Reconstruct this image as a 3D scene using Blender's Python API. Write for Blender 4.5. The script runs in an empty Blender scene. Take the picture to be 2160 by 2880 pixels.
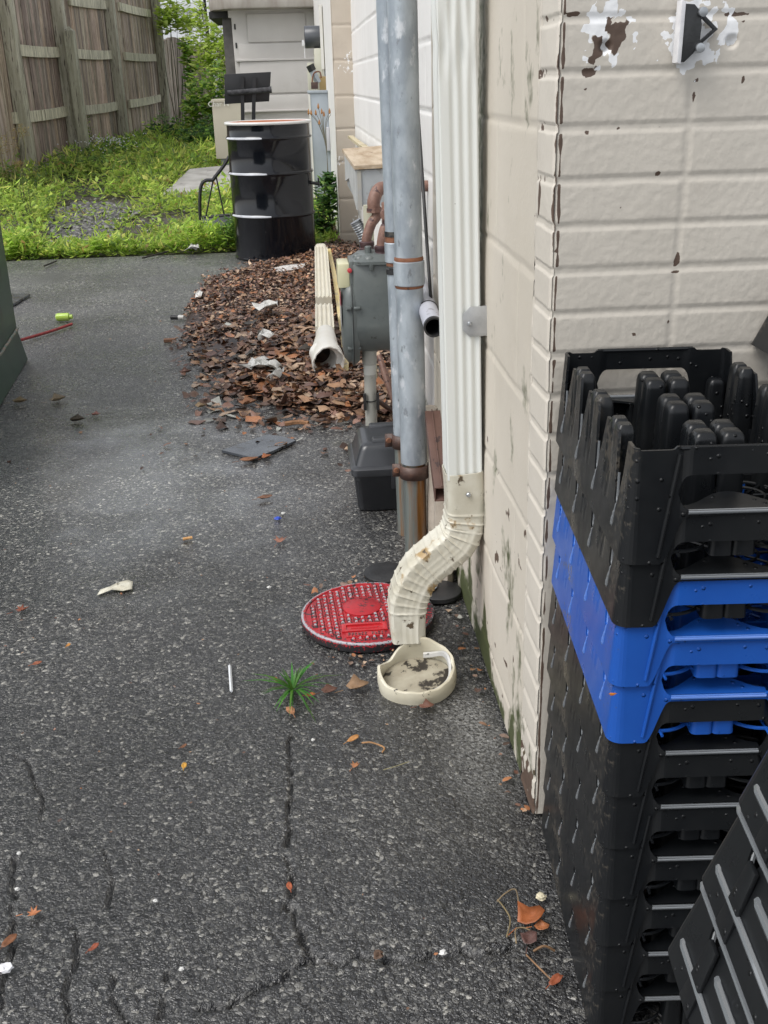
import bpy, bmesh, math, random
import numpy as np
from mathutils import Vector, Matrix, noise as mn
from mathutils.geometry import tessellate_polygon
random.seed(7); np.random.seed(7)
SC = bpy.context.scene
COL = SC.collection
rad = math.radians

# ------------------------------------------------------------------ camera
FPX, PITCH, YAW, ROLL, CAMH = 2960.98, .389032, .0698262, .0290056, 1.13
_cp, _sp = math.cos(PITCH), math.sin(PITCH)
FWD = np.array([math.sin(YAW)*_cp, math.cos(YAW)*_cp, -_sp])
_rt = np.array([math.cos(YAW), -math.sin(YAW), 0.])
_dn = np.cross(FWD, _rt)
RT = math.cos(ROLL)*_rt + math.sin(ROLL)*_dn
DN = -math.sin(ROLL)*_rt + math.cos(ROLL)*_dn
CO = np.array([0., 0., CAMH])
cam = bpy.data.cameras.new('camera'); camo = bpy.data.objects.new('camera', cam); COL.objects.link(camo)
cam.sensor_fit = 'VERTICAL'; cam.sensor_height = 36; cam.lens = 36*FPX/2880
cam.clip_start = .02; cam.clip_end = 400
camo.matrix_world = Matrix(((RT[0], -DN[0], -FWD[0], 0), (RT[1], -DN[1], -FWD[1], 0), (RT[2], -DN[2], -FWD[2], CAMH), (0, 0, 0, 1)))
SC.camera = camo
SC.render.resolution_x = 768; SC.render.resolution_y = 1024

# ------------------------------------------------------------------ light
SUN_EL, SUN_AZ = rad(55), rad(-118)      # azimuth measured from +Y towards +X
w = bpy.data.worlds.new('World'); SC.world = w; w.use_nodes = True
nt = w.node_tree; bg = nt.nodes['Background']
sky = nt.nodes.new('ShaderNodeTexSky'); sky.sky_type = 'NISHITA'; sky.sun_disc = False
sky.sun_elevation = SUN_EL; sky.sun_rotation = SUN_AZ; sky.air_density = 1.0; sky.dust_density = 1.5; sky.ozone_density = .6
hs = nt.nodes.new('ShaderNodeHueSaturation'); hs.inputs['Saturation'].default_value = .2
nt.links.new(sky.outputs[0], hs.inputs['Color']); nt.links.new(hs.outputs[0], bg.inputs[0]); bg.inputs[1].default_value = .15
sl = bpy.data.lights.new('sun', 'SUN'); sl.energy = 1.3; sl.angle = rad(30); sl.color = (1, .965, .92)
so = bpy.data.objects.new('sun', sl); COL.objects.link(so)
sd = Vector((math.sin(SUN_AZ)*math.cos(SUN_EL), math.cos(SUN_AZ)*math.cos(SUN_EL), math.sin(SUN_EL)))
so.rotation_euler = sd.to_track_quat('Z', 'Y').to_euler()
SC.view_settings.view_transform = 'Standard'; SC.view_settings.look = 'None'
SC.view_settings.exposure = .62; SC.view_settings.gamma = 1

# ------------------------------------------------------------------ pixel rays (photo pixels 2160x2880) -> points of the place
def ray(x, y): return RT*((x-1080)/FPX) + DN*((y-1440)/FPX) + FWD
def gz(Y):
    if Y < 8.05: return 0.
    return min(.055*(Y-8.05), .26) + max(0, Y-13)*.012
def gp(x, y, z=0.):
    d = ray(x, y); return CO + d*((z-CAMH)/d[2])
def gpt(x, y):                       # on the rising yard
    d = ray(x, y); lo, hi = 0., 60.
    for _ in range(50):
        m = (lo+hi)/2; p = CO+d*m
        if p[2] > gz(p[1]): lo = m
        else: hi = m
    return CO+d*lo
def xp(x, y, X): d = ray(x, y); return CO + d*(X/d[0])
def yp(x, y, Y): d = ray(x, y); return CO + d*(Y/d[1])
XW, XB, YC = .333, .43, 1.40        # alley wall near part, far part, brick front

# ------------------------------------------------------------------ materials
MATS = {}
def mat(name, c1, c2=None, scale=8, rough=.6, metal=0., bump=0., bscale=60, c3=None, spot=.7, sscale=30, spec=.5,
        attr=False, stretch=(1, 1, 1), detail=6, rvar=0., coat=0., trans=0., alpha=1., soft=.04, contrast=(.35, .65), c4=None, spot4=.7, sscale4=10, attrmix=None, bdist=.002):
    if name in MATS: return MATS[name]
    m = bpy.data.materials.new(name); m.use_nodes = True; MATS[name] = m
    n = m.node_tree.nodes; l = m.node_tree.links; p = n['Principled BSDF']
    tc = n.new('ShaderNodeTexCoord'); mp = n.new('ShaderNodeMapping'); mp.inputs['Scale'].default_value = stretch
    l.new(tc.outputs['Object'], mp.inputs[0])
    def noi(sc, det=detail, r=.55):
        t = n.new('ShaderNodeTexNoise'); t.inputs['Scale'].default_value = sc; t.inputs['Detail'].default_value = det; t.inputs['Roughness'].default_value = r
        l.new(mp.outputs[0], t.inputs['Vector']); return t
    def ramp(src, a, b):
        r = n.new('ShaderNodeMapRange'); r.inputs[1].default_value = a; r.inputs[2].default_value = b; l.new(src, r.inputs[0]); return r.outputs[0]
    def mix(f, a, b, mode='MIX'):
        x = n.new('ShaderNodeMix'); x.data_type = 'RGBA'; x.blend_type = mode
        if isinstance(f, (int, float)): x.inputs[0].default_value = f
        else: l.new(f, x.inputs[0])
        for i, v in ((6, a), (7, b)):
            if isinstance(v, (tuple, list)): x.inputs[i].default_value = (*v, 1)
            else: l.new(v, x.inputs[i])
        return x.outputs[2]
    col = c1
    if c2 is not None: col = mix(ramp(noi(scale).outputs[0], *contrast), c1, c2)
    if c4 is not None: col = mix(ramp(noi(sscale4, 5, .6).outputs[0], spot4, spot4+soft), col, c4)
    if c3 is not None: col = mix(ramp(noi(sscale, 5, .65).outputs[0], spot, spot+soft), col, c3)
    if attr:
        a = n.new('ShaderNodeAttribute'); a.attribute_name = 'Col'
        if attrmix is not None:      # attribute alpha-like: Col.r = amount of the second colour
            sp = n.new('ShaderNodeSeparateColor'); l.new(a.outputs[0], sp.inputs[0])
            nn = noi(attrmix[3], 4)
            for ch, cc in zip(('Red', 'Green', 'Blue'), attrmix[:3]):
                if cc is None: continue
                ad = n.new('ShaderNodeMath'); ad.operation = 'ADD'; l.new(sp.outputs[ch], ad.inputs[0]); l.new(nn.outputs[0], ad.inputs[1])
                col = mix(ramp(ad.outputs[0], *((.72, 1.12) if ch == 'Blue' else (.93, 1.0))), col, cc)
        else: col = mix(1., col, a.outputs[0], 'MULTIPLY')
    if isinstance(col, (tuple, list)): p.inputs['Base Color'].default_value = (*col, 1)
    else: l.new(col, p.inputs['Base Color'])
    p.inputs['Metallic'].default_value = metal; p.inputs['Specular IOR Level'].default_value = spec
    if rvar:
        rr = ramp(noi(scale*1.7, 4).outputs[0], .3, .7); q = n.new('ShaderNodeMapRange'); q.inputs[3].default_value = max(.02, rough-rvar); q.inputs[4].default_value = min(1, rough+rvar)
        l.new(rr, q.inputs[0]); l.new(q.outputs[0], p.inputs['Roughness'])
    else: p.inputs['Roughness'].default_value = rough
    if coat: p.inputs['Coat Weight'].default_value = coat; p.inputs['Coat Roughness'].default_value = .08
    if trans: p.inputs['Transmission Weight'].default_value = trans
    if alpha < 1: p.inputs['Alpha'].default_value = alpha
    if bump:
        b = n.new('ShaderNodeBump'); b.inputs['Strength'].default_value = bump; b.inputs['Distance'].default_value = bdist
        l.new(noi(bscale, 3).outputs[0], b.inputs['Height']); l.new(b.outputs[0], p.inputs['Normal'])
    return m

# ------------------------------------------------------------------ mesh builder
class MB:
    def __init__(s): s.v = []; s.f = []; s.c = []; s.cc = (1, 1, 1); s.m = []; s.mi = 0
    def add(s, vs, fs):
        o = len(s.v); s.v.extend([tuple(map(float, a)) for a in vs]); s.f.extend([tuple(i+o for i in f) for f in fs])
        s.c.extend([s.cc]*len(vs)); s.m.extend([s.mi]*len(fs)); return s
    def box(s, x0, x1, y0, y1, z0, z1, M=None):
        vs = [Vector((x, y, z)) for z in (z0, z1) for y in (y0, y1) for x in (x0, x1)]
        if M is not None: vs = [M @ a for a in vs]
        return s.add(vs, [(0, 2, 3, 1), (4, 5, 7, 6), (0, 1, 5, 4), (2, 6, 7, 3), (0, 4, 6, 2), (1, 3, 7, 5)])
    def loft(s, rings, closed=True, cap0=True, cap1=True):
        n = len(rings[0]); vs = [p for r in rings for p in r]; fs = []
        for k in range(len(rings)-1):
            for i in range(n if closed else n-1):
                j = (i+1) % n; fs.append((k*n+i, k*n+j, (k+1)*n+j, (k+1)*n+i))
        if cap0: fs.append(tuple(range(n))[::-1])
        if cap1: fs.append(tuple((len(rings)-1)*n+i for i in range(n)))
        return s.add(vs, fs)
    def tube(s, path, r, n=14, caps=True, prof=None, up=None, roll=0):
        P = [Vector(p) for p in path]; R = r if isinstance(r, (list, tuple)) else [r]*len(P)
        rings = []; ref = Vector(up) if up else None; prev = None
        for i, p in enumerate(P):
            t = (P[min(i+1, len(P)-1)]-P[max(i-1, 0)]).normalized()
            if prev is None:
                a = ref if ref else (Vector((0, 0, 1)) if abs(t.z) < .9 else Vector((1, 0, 0)))
                u = (a-t*a.dot(t)).normalized()
            else: u = (prev-t*prev.dot(t)).normalized()
            prev = u; v = t.cross(u)
            if prof: ring = [p+u*(a*R[i])+v*(b*R[i]) for a, b in prof]
            else: ring = [p+(u*math.cos(roll+k*2*math.pi/n)+v*math.sin(roll+k*2*math.pi/n))*R[i] for k in range(n)]
            rings.append(ring)
        return s.loft(rings, True, caps, caps)
    def lathe(s, prof, c=(0, 0, 0), n=48, M=None, fn=None):
        rings = []
        for r, z in prof:
            ring = []
            for k in range(n):
                a = k*2*math.pi/n; p = Vector((r*math.cos(a), r*math.sin(a), z))
                if fn: p = fn(p, a)
                if M is not None: p = M @ p
                ring.append(p+Vector(c))
            rings.append(ring)
        return s.loft(rings, True, prof[0][0] > 1e-4, prof[-1][0] > 1e-4)
    def plate(s, outer, holes, th, fn):
        """outline (u,v) with holes, thickness th, fn(u,v,w)->point"""
        loops = [outer]+list(holes); P = [[Vector((u, v, 0)) for u, v in lp] for lp in loops]
        tris = tessellate_polygon(P); flat = [q for lp in loops for q in lp]; n = len(flat)
        vs = [fn(u, v, 0) for u, v in flat]+[fn(u, v, th) for u, v in flat]; fs = []
        for a, b, c in tris: fs += [(a, b, c), (c+n, b+n, a+n)]
        o = 0
        for lp in loops:
            k = len(lp)
            for i in range(k): j = (i+1) % k; fs.append((o+i, o+j, o+j+n, o+i+n))
            o += k
        return s.add(vs, fs)
    def build(s, name, m, parent=None, smooth=True, bevel=0, local=False, angle=40, col=False, subsurf=0):
        me = bpy.data.meshes.new(name)
        off = Vector((0, 0, 0)) if (parent is None or local) else world_loc(parent)
        me.from_pydata([(a[0]-off.x, a[1]-off.y, a[2]-off.z) for a in s.v], [], s.f)
        if col:
            at = me.color_attributes.new('Col', 'FLOAT_COLOR', 'POINT')
            at.data.foreach_set('color', np.c_[np.array(s.c, dtype=np.float32), np.ones(len(s.c), dtype=np.float32)].ravel())
        for mm in (m if isinstance(m, (list, tuple)) else [m]): me.materials.append(mm)
        if isinstance(m, (list, tuple)): me.polygons.foreach_set('material_index', s.m)
        bm = bmesh.new(); bm.from_mesh(me)
        if len(s.f) < 40000: bmesh.ops.recalc_face_normals(bm, faces=bm.faces)
        if bevel:
            es = [e for e in bm.edges if len(e.link_faces) == 2 and e.calc_face_angle(0) > rad(35)]
            bmesh.ops.bevel(bm, geom=es, offset=bevel, segments=2, affect='EDGES', profile=.6)
        bm.to_mesh(me); bm.free()
        if smooth:
            me.polygons.foreach_set('use_smooth', [True]*len(me.polygons))
            try: me.set_sharp_from_angle(angle=rad(angle))
            except Exception: pass
        o = bpy.data.objects.new(name, me); COL.objects.link(o)
        if parent is not None: o.parent = parent
        if subsurf: md = o.modifiers.new('sub', 'SUBSURF'); md.levels = subsurf; md.render_levels = subsurf
        return o
def world_loc(o):
    p = Vector(o.location)
    while o.parent is not None: o = o.parent; p = p+Vector(o.location)
    return p
def tag(o, label=None, cat=None, group=None, kind=None):
    if label: o['label'] = label
    if cat: o['category'] = cat
    if group: o['group'] = group
    if kind: o['kind'] = kind
    return o
def thing(name, label, cat, loc, rot=(0, 0, 0), group=None):
    o = bpy.data.objects.new(name, None); COL.objects.link(o); o.location = Vector([float(a) for a in loc]); o.rotation_euler = rot
    o.empty_display_size = .05; return tag(o, label, cat, group)
def copy_tree(o, parent=None):
    c = o.copy(); COL.objects.link(c); c.parent = parent
    for ch in [q for q in bpy.data.objects if q.parent == o]: copy_tree(ch, c)
    return c
def rrect(w_, h_, r, n=4):
    pts = []
    for cx, cy, a0 in ((w_/2-r, h_/2-r, 0), (-w_/2+r, h_/2-r, 90), (-w_/2+r, -h_/2+r, 180), (w_/2-r, -h_/2+r, 270)):
        for k in range(n+1): a = rad(a0+90*k/n); pts.append((cx+r*math.cos(a), cy+r*math.sin(a)))
    return pts
def spline(pts, n=8):
    P = [Vector([float(q) for q in p]) for p in pts]; out = []
    for i in range(len(P)-1):
        p0 = P[max(i-1, 0)]; p1 = P[i]; p2 = P[i+1]; p3 = P[min(i+2, len(P)-1)]
        for k in range(n):
            t = k/n; out.append(.5*((2*p1)+(p2-p0)*t+(2*p0-5*p1+4*p2-p3)*t*t+(3*p1-p0-3*p2+p3)*t**3))
    out.append(P[-1]); return out
def fbm(P, sc, oct=4):
    """cheap vectorised value noise, P (n,2 or 3)"""
    P = np.asarray(P, float)
    if P.shape[1] == 2: P = np.c_[P, np.zeros(len(P))]
    res = np.zeros(len(P)); amp = .5; tot = 0
    for o in range(oct):
        Q = P*sc*2**o+o*17.3; I = np.floor(Q).astype(np.int64); f = Q-I; f = f*f*(3-2*f); acc = 0
        for dx in (0, 1):
            for dy in (0, 1):
                for dz in (0, 1):
                    h = (I[:, 0]+dx)*374761393+(I[:, 1]+dy)*668265263+(I[:, 2]+dz)*2147483647 % 1000003
                    h = (h ^ (h >> 13))*1274126177; h = ((h ^ (h >> 16)) & 0xffff)/65535.
                    acc = acc+h*(f[:, 0] if dx else 1-f[:, 0])*(f[:, 1] if dy else 1-f[:, 1])*(f[:, 2] if dz else 1-f[:, 2])
        res += amp*acc; tot += amp; amp *= .5
    return res/tot
def grid_obj(name, U, V, fn, m, parent=None, colfn=None, smooth=True):
    """tensor grid surface; fn(U,V arrays)->(n,3)"""
    uu, vv = np.meshgrid(U, V); uu = uu.ravel(); vv = vv.ravel(); P = fn(uu, vv)
    if parent is not None: P = P-np.array(world_loc(parent))
    nu, nv = len(U), len(V); i = np.arange(nu-1)[None, :]+nu*np.arange(nv-1)[:, None]
    F = np.stack([i, i+1, i+1+nu, i+nu], -1).reshape(-1, 4)
    me = bpy.data.meshes.new(name); me.vertices.add(len(P)); me.vertices.foreach_set('co', P.astype(np.float32).ravel())
    me.loops.add(F.size); me.loops.foreach_set('vertex_index', F.ravel().astype(np.int32))
    me.polygons.add(len(F)); me.polygons.foreach_set('loop_start', np.arange(0, F.size, 4, dtype=np.int32))
    me.update(calc_edges=True); me.polygons.foreach_set('use_smooth', [smooth]*len(F))
    if colfn is not None:
        at = me.color_attributes.new('Col', 'FLOAT_COLOR', 'POINT'); c = colfn(uu, vv)
        at.data.foreach_set('color', np.c_[c, np.ones(len(c))].astype(np.float32).ravel())
    me.materials.append(m); o = bpy.data.objects.new(name, me); COL.objects.link(o)
    if parent is not None: o.parent = parent
    return o
def axis(segs):
    out = []
    for a, b, st in segs: out += list(np.arange(a, b, st))
    out.append(segs[-1][1]); return np.array(out)
def tri_stuff(name, V, F, C, m, parent=None):
    """big soup: V (n,3) F (m,3) C (n,3)"""
    me = bpy.data.meshes.new(name); me.vertices.add(len(V)); me.vertices.foreach_set('co', V.astype(np.float32).ravel())
    me.loops.add(F.size); me.loops.foreach_set('vertex_index', F.ravel().astype(np.int32))
    me.polygons.add(len(F)); me.polygons.foreach_set('loop_start', np.arange(0, F.size, 3, dtype=np.int32)); me.update(calc_edges=True)
    at = me.color_attributes.new('Col', 'FLOAT_COLOR', 'POINT'); at.data.foreach_set('color', np.c_[C, np.ones(len(C))].astype(np.float32).ravel())
    me.materials.append(m); o = bpy.data.objects.new(name, me); COL.objects.link(o)
    if parent is not None:
        o.parent = parent; me.transform(Matrix.Translation(-world_loc(parent)))
    return o

# ------------------------------------------------------------------ ground
def asphalt_mat():
    m = bpy.data.materials.new('asphalt'); m.use_nodes = True; n = m.node_tree.nodes; l = m.node_tree.links; p = n['Principled BSDF']
    tc = n.new('ShaderNodeTexCoord')
    def vor(sc, feat='F1', rnd=1.):
        v = n.new('ShaderNodeTexVoronoi'); v.voronoi_dimensions = '3D'; v.feature = feat; v.inputs['Scale'].default_value = sc; v.inputs['Randomness'].default_value = rnd
        l.new(wv.outputs[0], v.inputs['Vector']); return v
    def noi(sc, d=4, r=.55):
        t = n.new('ShaderNodeTexNoise'); t.inputs['Scale'].default_value = sc; t.inputs['Detail'].default_value = d; t.inputs['Roughness'].default_value = r; l.new(tc.outputs['Object'], t.inputs['Vector']); return t
    def math_(op, a, b=None):
        q = n.new('ShaderNodeMath'); q.operation = op
        for i, v in ((0, a), (1, b)):
            if v is None: continue
            if isinstance(v, (int, float)): q.inputs[i].default_value = v
            else: l.new(v, q.inputs[i])
        return q.outputs[0]
    def ramp(src, stops):
        r = n.new('ShaderNodeValToRGB'); l.new(src, r.inputs[0]); e = r.color_ramp.elements
        e[0].position, e[0].color = stops[0][0], (*stops[0][1], 1); e[1].position, e[1].color = stops[-1][0], (*stops[-1][1], 1)
        for pos, c in stops[1:-1]: q = e.new(pos); q.color = (*c, 1)
        return r.outputs[0]
    def mr(src, a, b, c=0., d=1.):
        r = n.new('ShaderNodeMapRange'); l.new(src, r.inputs[0])
        for i, v in enumerate((a, b, c, d)): r.inputs[i+1].default_value = v
        return r.outputs[0]
    def mix(f, a, b, mode='MIX'):
        x = n.new('ShaderNodeMix'); x.data_type = 'RGBA'; x.blend_type = mode
        if isinstance(f, (int, float)): x.inputs[0].default_value = f
        else: l.new(f, x.inputs[0])
        for i, v in ((6, a), (7, b)):
            if isinstance(v, tuple): x.inputs[i].default_value = (*v, 1)
            else: l.new(v, x.inputs[i])
        return x.outputs[2]
    # slight warp so cells are not round
    wn = noi(70, 2); wv = n.new('ShaderNodeMix'); wv.data_type = 'VECTOR'; wv.inputs[0].default_value = .012
    l.new(tc.outputs['Object'], wv.inputs[4]); l.new(wn.outputs['Color'], wv.inputs[5])
    class O: pass
    wv2 = O(); wv2.outputs = [wv.outputs[1]]; wv = wv2
    v1 = vor(150); v2 = vor(330); e1 = vor(150, 'DISTANCE_TO_EDGE')
    s1 = n.new('ShaderNodeSeparateColor'); l.new(v1.outputs['Color'], s1.inputs[0]); s2 = n.new('ShaderNodeSeparateColor'); l.new(v2.outputs['Color'], s2.inputs[0])
    big = ramp(s1.outputs[0], [(0, (.012, .012, .013)), (.35, (.026, .026, .027)), (.62, (.05, .05, .05)), (.78, (.10, .098, .092)), (.94, (.17, .166, .152)), (1, (.30, .29, .26))])
    fine = ramp(s2.outputs[0], [(0, (.010, .010, .011)), (.5, (.03, .03, .031)), (.85, (.08, .079, .075)), (1, (.21, .205, .19))])
    exposed = mr(noi(3.1, 4).outputs[0], .38, .62)           # where the stones stand proud of the tar
    isbig = math_('GREATER_THAN', s1.outputs[1], mr(exposed, 0, 1, .62, .3))
    col = mix(isbig, fine, big)
    edge = mr(e1.outputs[0], 0, .12); col = mix(math_('MULTIPLY', math_('SUBTRACT', 1., edge), .75), col, (.009, .009, .0095))
    at = n.new('ShaderNodeAttribute'); at.attribute_name = 'Col'; sc = n.new('ShaderNodeSeparateColor'); l.new(at.outputs[0], sc.inputs[0])
    tone = mr(noi(1.3, 5).outputs[0], .3, .7, .52, 1.30); sxy = n.new('ShaderNodeSeparateXYZ'); l.new(tc.outputs['Object'], sxy.inputs[0])
    far_sheen = mr(math_('ADD', sxy.outputs[1], math_('ADD', math_('MULTIPLY', sxy.outputs[0], -.9), mr(noi(1.1, 4).outputs[0], .3, .7, -.5, .5))), 1.6, 4.2, 1.0, 2.3)      # base colour lightened with distance, standing in for the grazing wet sheen
    tone = math_('MULTIPLY', tone, far_sheen); tn = n.new('ShaderNodeVectorMath'); tn.operation = 'SCALE'; l.new(col, tn.inputs[0]); l.new(tone, tn.inputs['Scale']); col = tn.outputs[0]
    col = mix(math_('MULTIPLY', sc.outputs['Green'], mr(noi(160, 2).outputs[0], .4, .6)), col, (.26, .26, .25))
    col = mix(math_('MULTIPLY', sc.outputs['Blue'], .7), col, (.012, .013, .016))
    col = mix(sc.outputs['Red'], col, (.006, .006, .006))
    moss = math_('MULTIPLY', mr(noi(2.3, 6, .7).outputs[0], .62, .7), .45); col = mix(moss, col, (.04, .045, .022))
    l.new(col, p.inputs['Base Color'])
    vd = n.new('ShaderNodeVectorMath'); vd.operation = 'DISTANCE'; l.new(tc.outputs['Object'], vd.inputs[0]); vd.inputs[1].default_value = (-.72, 3.05, 0)
    pool = mr(math_('ADD', vd.outputs['Value'], mr(noi(4, 5).outputs[0], .3, .7, -.35, .35)), .95, .25)      # standing film of rain water
    dry_ = mr(noi(1.9, 4).outputs[0], .35, .65, .20, .38); wetm = n.new('ShaderNodeMix'); l.new(pool, wetm.inputs[0]); l.new(dry_, wetm.inputs[2]); wetm.inputs[3].default_value = .13; wet = wetm.outputs[0]; l.new(math_('ADD', wet, mr(s1.outputs[2], 0, 1, -.06, .14)), p.inputs['Roughness'])
    p.inputs['Specular IOR Level'].default_value = .75; l.new(math_('ADD', math_('MULTIPLY', pool, .75), .25), p.inputs['Coat Weight']); l.new(mr(pool, 0, 1, .36, .2), p.inputs['Coat Roughness']); p.inputs['Coat IOR'].default_value = 1.55
    h = math_('ADD', math_('MULTIPLY', mr(v1.outputs['Distance'], 0, .8, 1, 0), math_('ADD', math_('MULTIPLY', s1.outputs[1], .9), .2)), math_('MULTIPLY', mr(v2.outputs['Distance'], 0, .8, 1, 0), .45))
    b = n.new('ShaderNodeBump'); l.new(math_('SUBTRACT', .85, math_('MULTIPLY', pool, .35)), b.inputs['Strength']); b.inputs['Distance'].default_value = .0036; l.new(h, b.inputs['Height']); l.new(b.outputs[0], p.inputs['Normal'])
    return m
CR = [[(815, 2060), (818, 2180), (814, 2300), (819, 2400), (815, 2480)], [(815, 2480), (822, 2560), (850, 2640), (898, 2690), (960, 2693), (1050, 2680), (1140, 2690), (1224, 2680), (1300, 2665), (1380, 2672), (1450, 2650)],
      [(898, 2690), (830, 2712), (790, 2745), (729, 2767), (680, 2800), (612, 2819), (560, 2832)], [(37, 2118), (81, 2140), (94, 2186), (122, 2242), (115, 2305)], [(293, 2386), (308, 2430), (324, 2473), (300, 2548)],
      [(47, 2405), (34, 2498), (38, 2560), (31, 2623), (22, 2716), (3, 2830)], [(200, 2600), (218, 2623), (215, 2700), (181, 2779), (195, 2830), (190, 2879)], [(474, 2723), (460, 2780), (462, 2829), (440, 2879)], [(324, 2716), (318, 2798), (362, 2873)]]
CW = [.0040, .0060, .0045, .0026, .0026, .0036, .003, .003, .0026]
crseg = []
for ln, cw in zip(CR, CW):
    pts = [gp(*q)[:2] for q in ln]
    dense = []
    for a, b in zip(pts[:-1], pts[1:]):
        k = max(2, int(np.linalg.norm(b-a)/.018))
        for t in range(k):
            q = a+(b-a)*t/k; dense.append(q+np.random.normal(0, .0035, 2) if cw > .003 else q+np.random.normal(0, .0008, 2))
    dense.append(pts[-1])
    for a, b in zip(dense[:-1], dense[1:]): crseg.append((a, b, cw*random.choice((.25, .5, .7, .8, .9))*.85))
def crack_amount(x, y):
    P = np.c_[x, y]; res = np.zeros(len(P)); near = np.where((y < 2.0) & (x > -1.1) & (x < .5) & (y > .5))[0]; Q = P[near]; r = np.zeros(len(Q))
    for a, b, wd in crseg:
        ab = b-a; L = ab@ab+1e-9; sel = np.where((abs(Q[:, 0]-(a[0]+b[0])/2) < .05) & (abs(Q[:, 1]-(a[1]+b[1])/2) < .05))[0]
        if len(sel) == 0: continue
        q = Q[sel]; t = np.clip(((q-a)@ab)/L, 0, 1); d = np.linalg.norm(q-(a+t[:, None]*ab), axis=1)
        r[sel] = np.maximum(r[sel], np.clip(1.5-d/wd, 0, 1))
    res[near] = r; return res
AX = axis([(-9, -1.3, .1), (-1.3, -1.0, .02), (-1.0, .40, .0045), (.40, 1.6, .05), (1.6, 9, .3)])
AY = axis([(-4, .5, .1), (.5, 2.1, .0045), (2.1, 3.0, .012), (3.0, 8.05, .03)])
def asp_fn(x, y):
    c = crack_amount(x, y); nz = fbm(np.c_[x, y], 3, 3)-.5; n2 = fbm(np.c_[x, y], 60, 3)-.5
    nearm = ((y < 2.3) & (x > -1.0) & (x < .4))
    z = nz*.012*(y < 7.6)+n2*.0022*nearm-c*.013
    edge = np.clip((y-7.9)/.15, 0, 1)*(.02)
    yy = y+np.where(y > 7.9, (fbm(np.c_[x, y], 2.2, 4)-.5)*.12, 0)
    return np.c_[x, yy, z-edge-.004]
def asp_col(x, y):
    c = crack_amount(x, y)
    pale = np.clip(1-np.hypot((x-.27)/.09, (y-1.62)/.24), 0, 1)*1.3*fbm(np.c_[x, y], 14, 3)*1.3
    bl = np.clip(1.9-2.0*np.hypot((x-.20)/.18, (y-1.25)/.085)+(fbm(np.c_[x, y], 18, 4)-.5)*2.5, 0, 1)
    return np.c_[c, np.clip(pale, 0, .8), np.clip(bl, 0, 1)]
tag(grid_obj('asphalt', AX, AY, asp_fn, asphalt_mat(), colfn=asp_col), kind='structure')

m_soil = mat('soil', (.045, .038, .03), (.09, .08, .066), scale=6, rough=.9, bump=.8, bscale=40, bdist=.02, c3=(.16, .15, .14), spot=.6, sscale=60)
def soil_fn(x, y): return np.c_[x, y, np.array([gz(a) for a in y])-.03+(y < 8.0)*-.05+(fbm(np.c_[x, y], 1.5, 3)-.5)*.05*(y > 8.4)]
tag(grid_obj('ground', axis([(-90, -8, 4), (-8, 8, .25), (8, 90, 4)]), axis([(-40, 7.8, 4), (7.8, 25, .2), (25, 120, 5)]), soil_fn, m_soil), kind='structure')

# concrete pad, stepped into the yard
pa = [gpt(*q) for q in ((455, 562), (700, 553), (700, 470), (535, 487))]
mb = MB(); mb.add([(p[0], p[1], gz(p[1])+.045) for p in pa]+[(p[0], p[1], gz(p[1])-.1) for p in pa], [(0, 1, 2, 3), (0, 4, 5, 1), (1, 5, 6, 2), (2, 6, 7, 3), (3, 7, 4, 0), (4, 7, 6, 5)])
m_conc = mat('concrete', (.30, .29, .27), (.42, .41, .39), scale=5, rough=.8, bump=.3, bscale=120, c3=(.18, .17, .16), spot=.62, sscale=7)
tag(mb.build('path', m_conc, smooth=False), kind='structure')

# ------------------------------------------------------------------ walls
def wall_mat(name, c1, c2, stain, moss=False):
    m = mat(name, c1, c2, scale=2.2, rough=.62, bump=.32, bscale=170, bdist=.0016, c3=stain, spot=.62, sscale=7, soft=.22, attr=True,
            attrmix=((.095, .062, .045), (.84, .85, .86), (.062, .075, .028), 55), stretch=(1, 1, .8))
    return m
m_brick = wall_mat('brick_paint', (.545, .505, .44), (.59, .55, .485), (.47, .42, .36))
m_block = wall_mat('block_paint', (.53, .485, .41), (.585, .54, .47), (.45, .40, .33))
m_white = wall_mat('white_block_paint', (.70, .69, .67), (.76, .75, .73), (.62, .60, .57))
m_tan = wall_mat('tan_block_paint', (.52, .46, .38), (.56, .50, .42), (.46, .41, .34))
bld = thing('masonry_building', 'cream painted brick and block building with chipped corner along the alley', 'building', (XW, YC, 0))
ZC = [.773, .83, .887, .945, 1.003, 1.067, 1.132, 1.194]
ZC = [.773-.0585*k for k in range(13, 0, -1)]+ZC+[1.194+.0605*k for k in range(1, 14)]
VJ = [.500, .500+.097]           # vertical joints on alternating courses
def brickface(u, v):
    h = np.zeros(len(u)); wv_ = (fbm(np.c_[u, v], 25, 3)-.5)*.003
    for k, z in enumerate(ZC): h = np.maximum(h, np.clip((.0056-abs(v+wv_*.5-z))/.0014, 0, 1))
    for k in range(len(ZC)-1):
        sel = (v >= ZC[k]) & (v < ZC[k+1])
        for j in range(-1, 8): h[sel] = np.maximum(h[sel], .75*np.clip((.0054-abs(u[sel]+wv_[sel]*.8-(.5+.0007*(k-12)+(.185*j))))/.002, 0, 1))
    return h
def front_fn(u, v):
    h = brickface(u, v); cr = np.clip(1-(u-XW)/.004, 0, 1)**2*.003
    pit = np.zeros(len(u))
    for cx, cz, r in ((HOLE1[0], HOLE1[2], .005), (HOLE2[0], HOLE2[2], .005)): pit = np.maximum(pit, np.clip(1.6-np.hypot(u-cx, v-cz)/r, 0, 1))
    return np.c_[u, YC+h*.0017+cr+(fbm(np.c_[u, v], 12, 3)-.5)*.002+(fbm(np.c_[u, v], 160, 2)-.5)*.0008+pit*.012, v]
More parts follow.
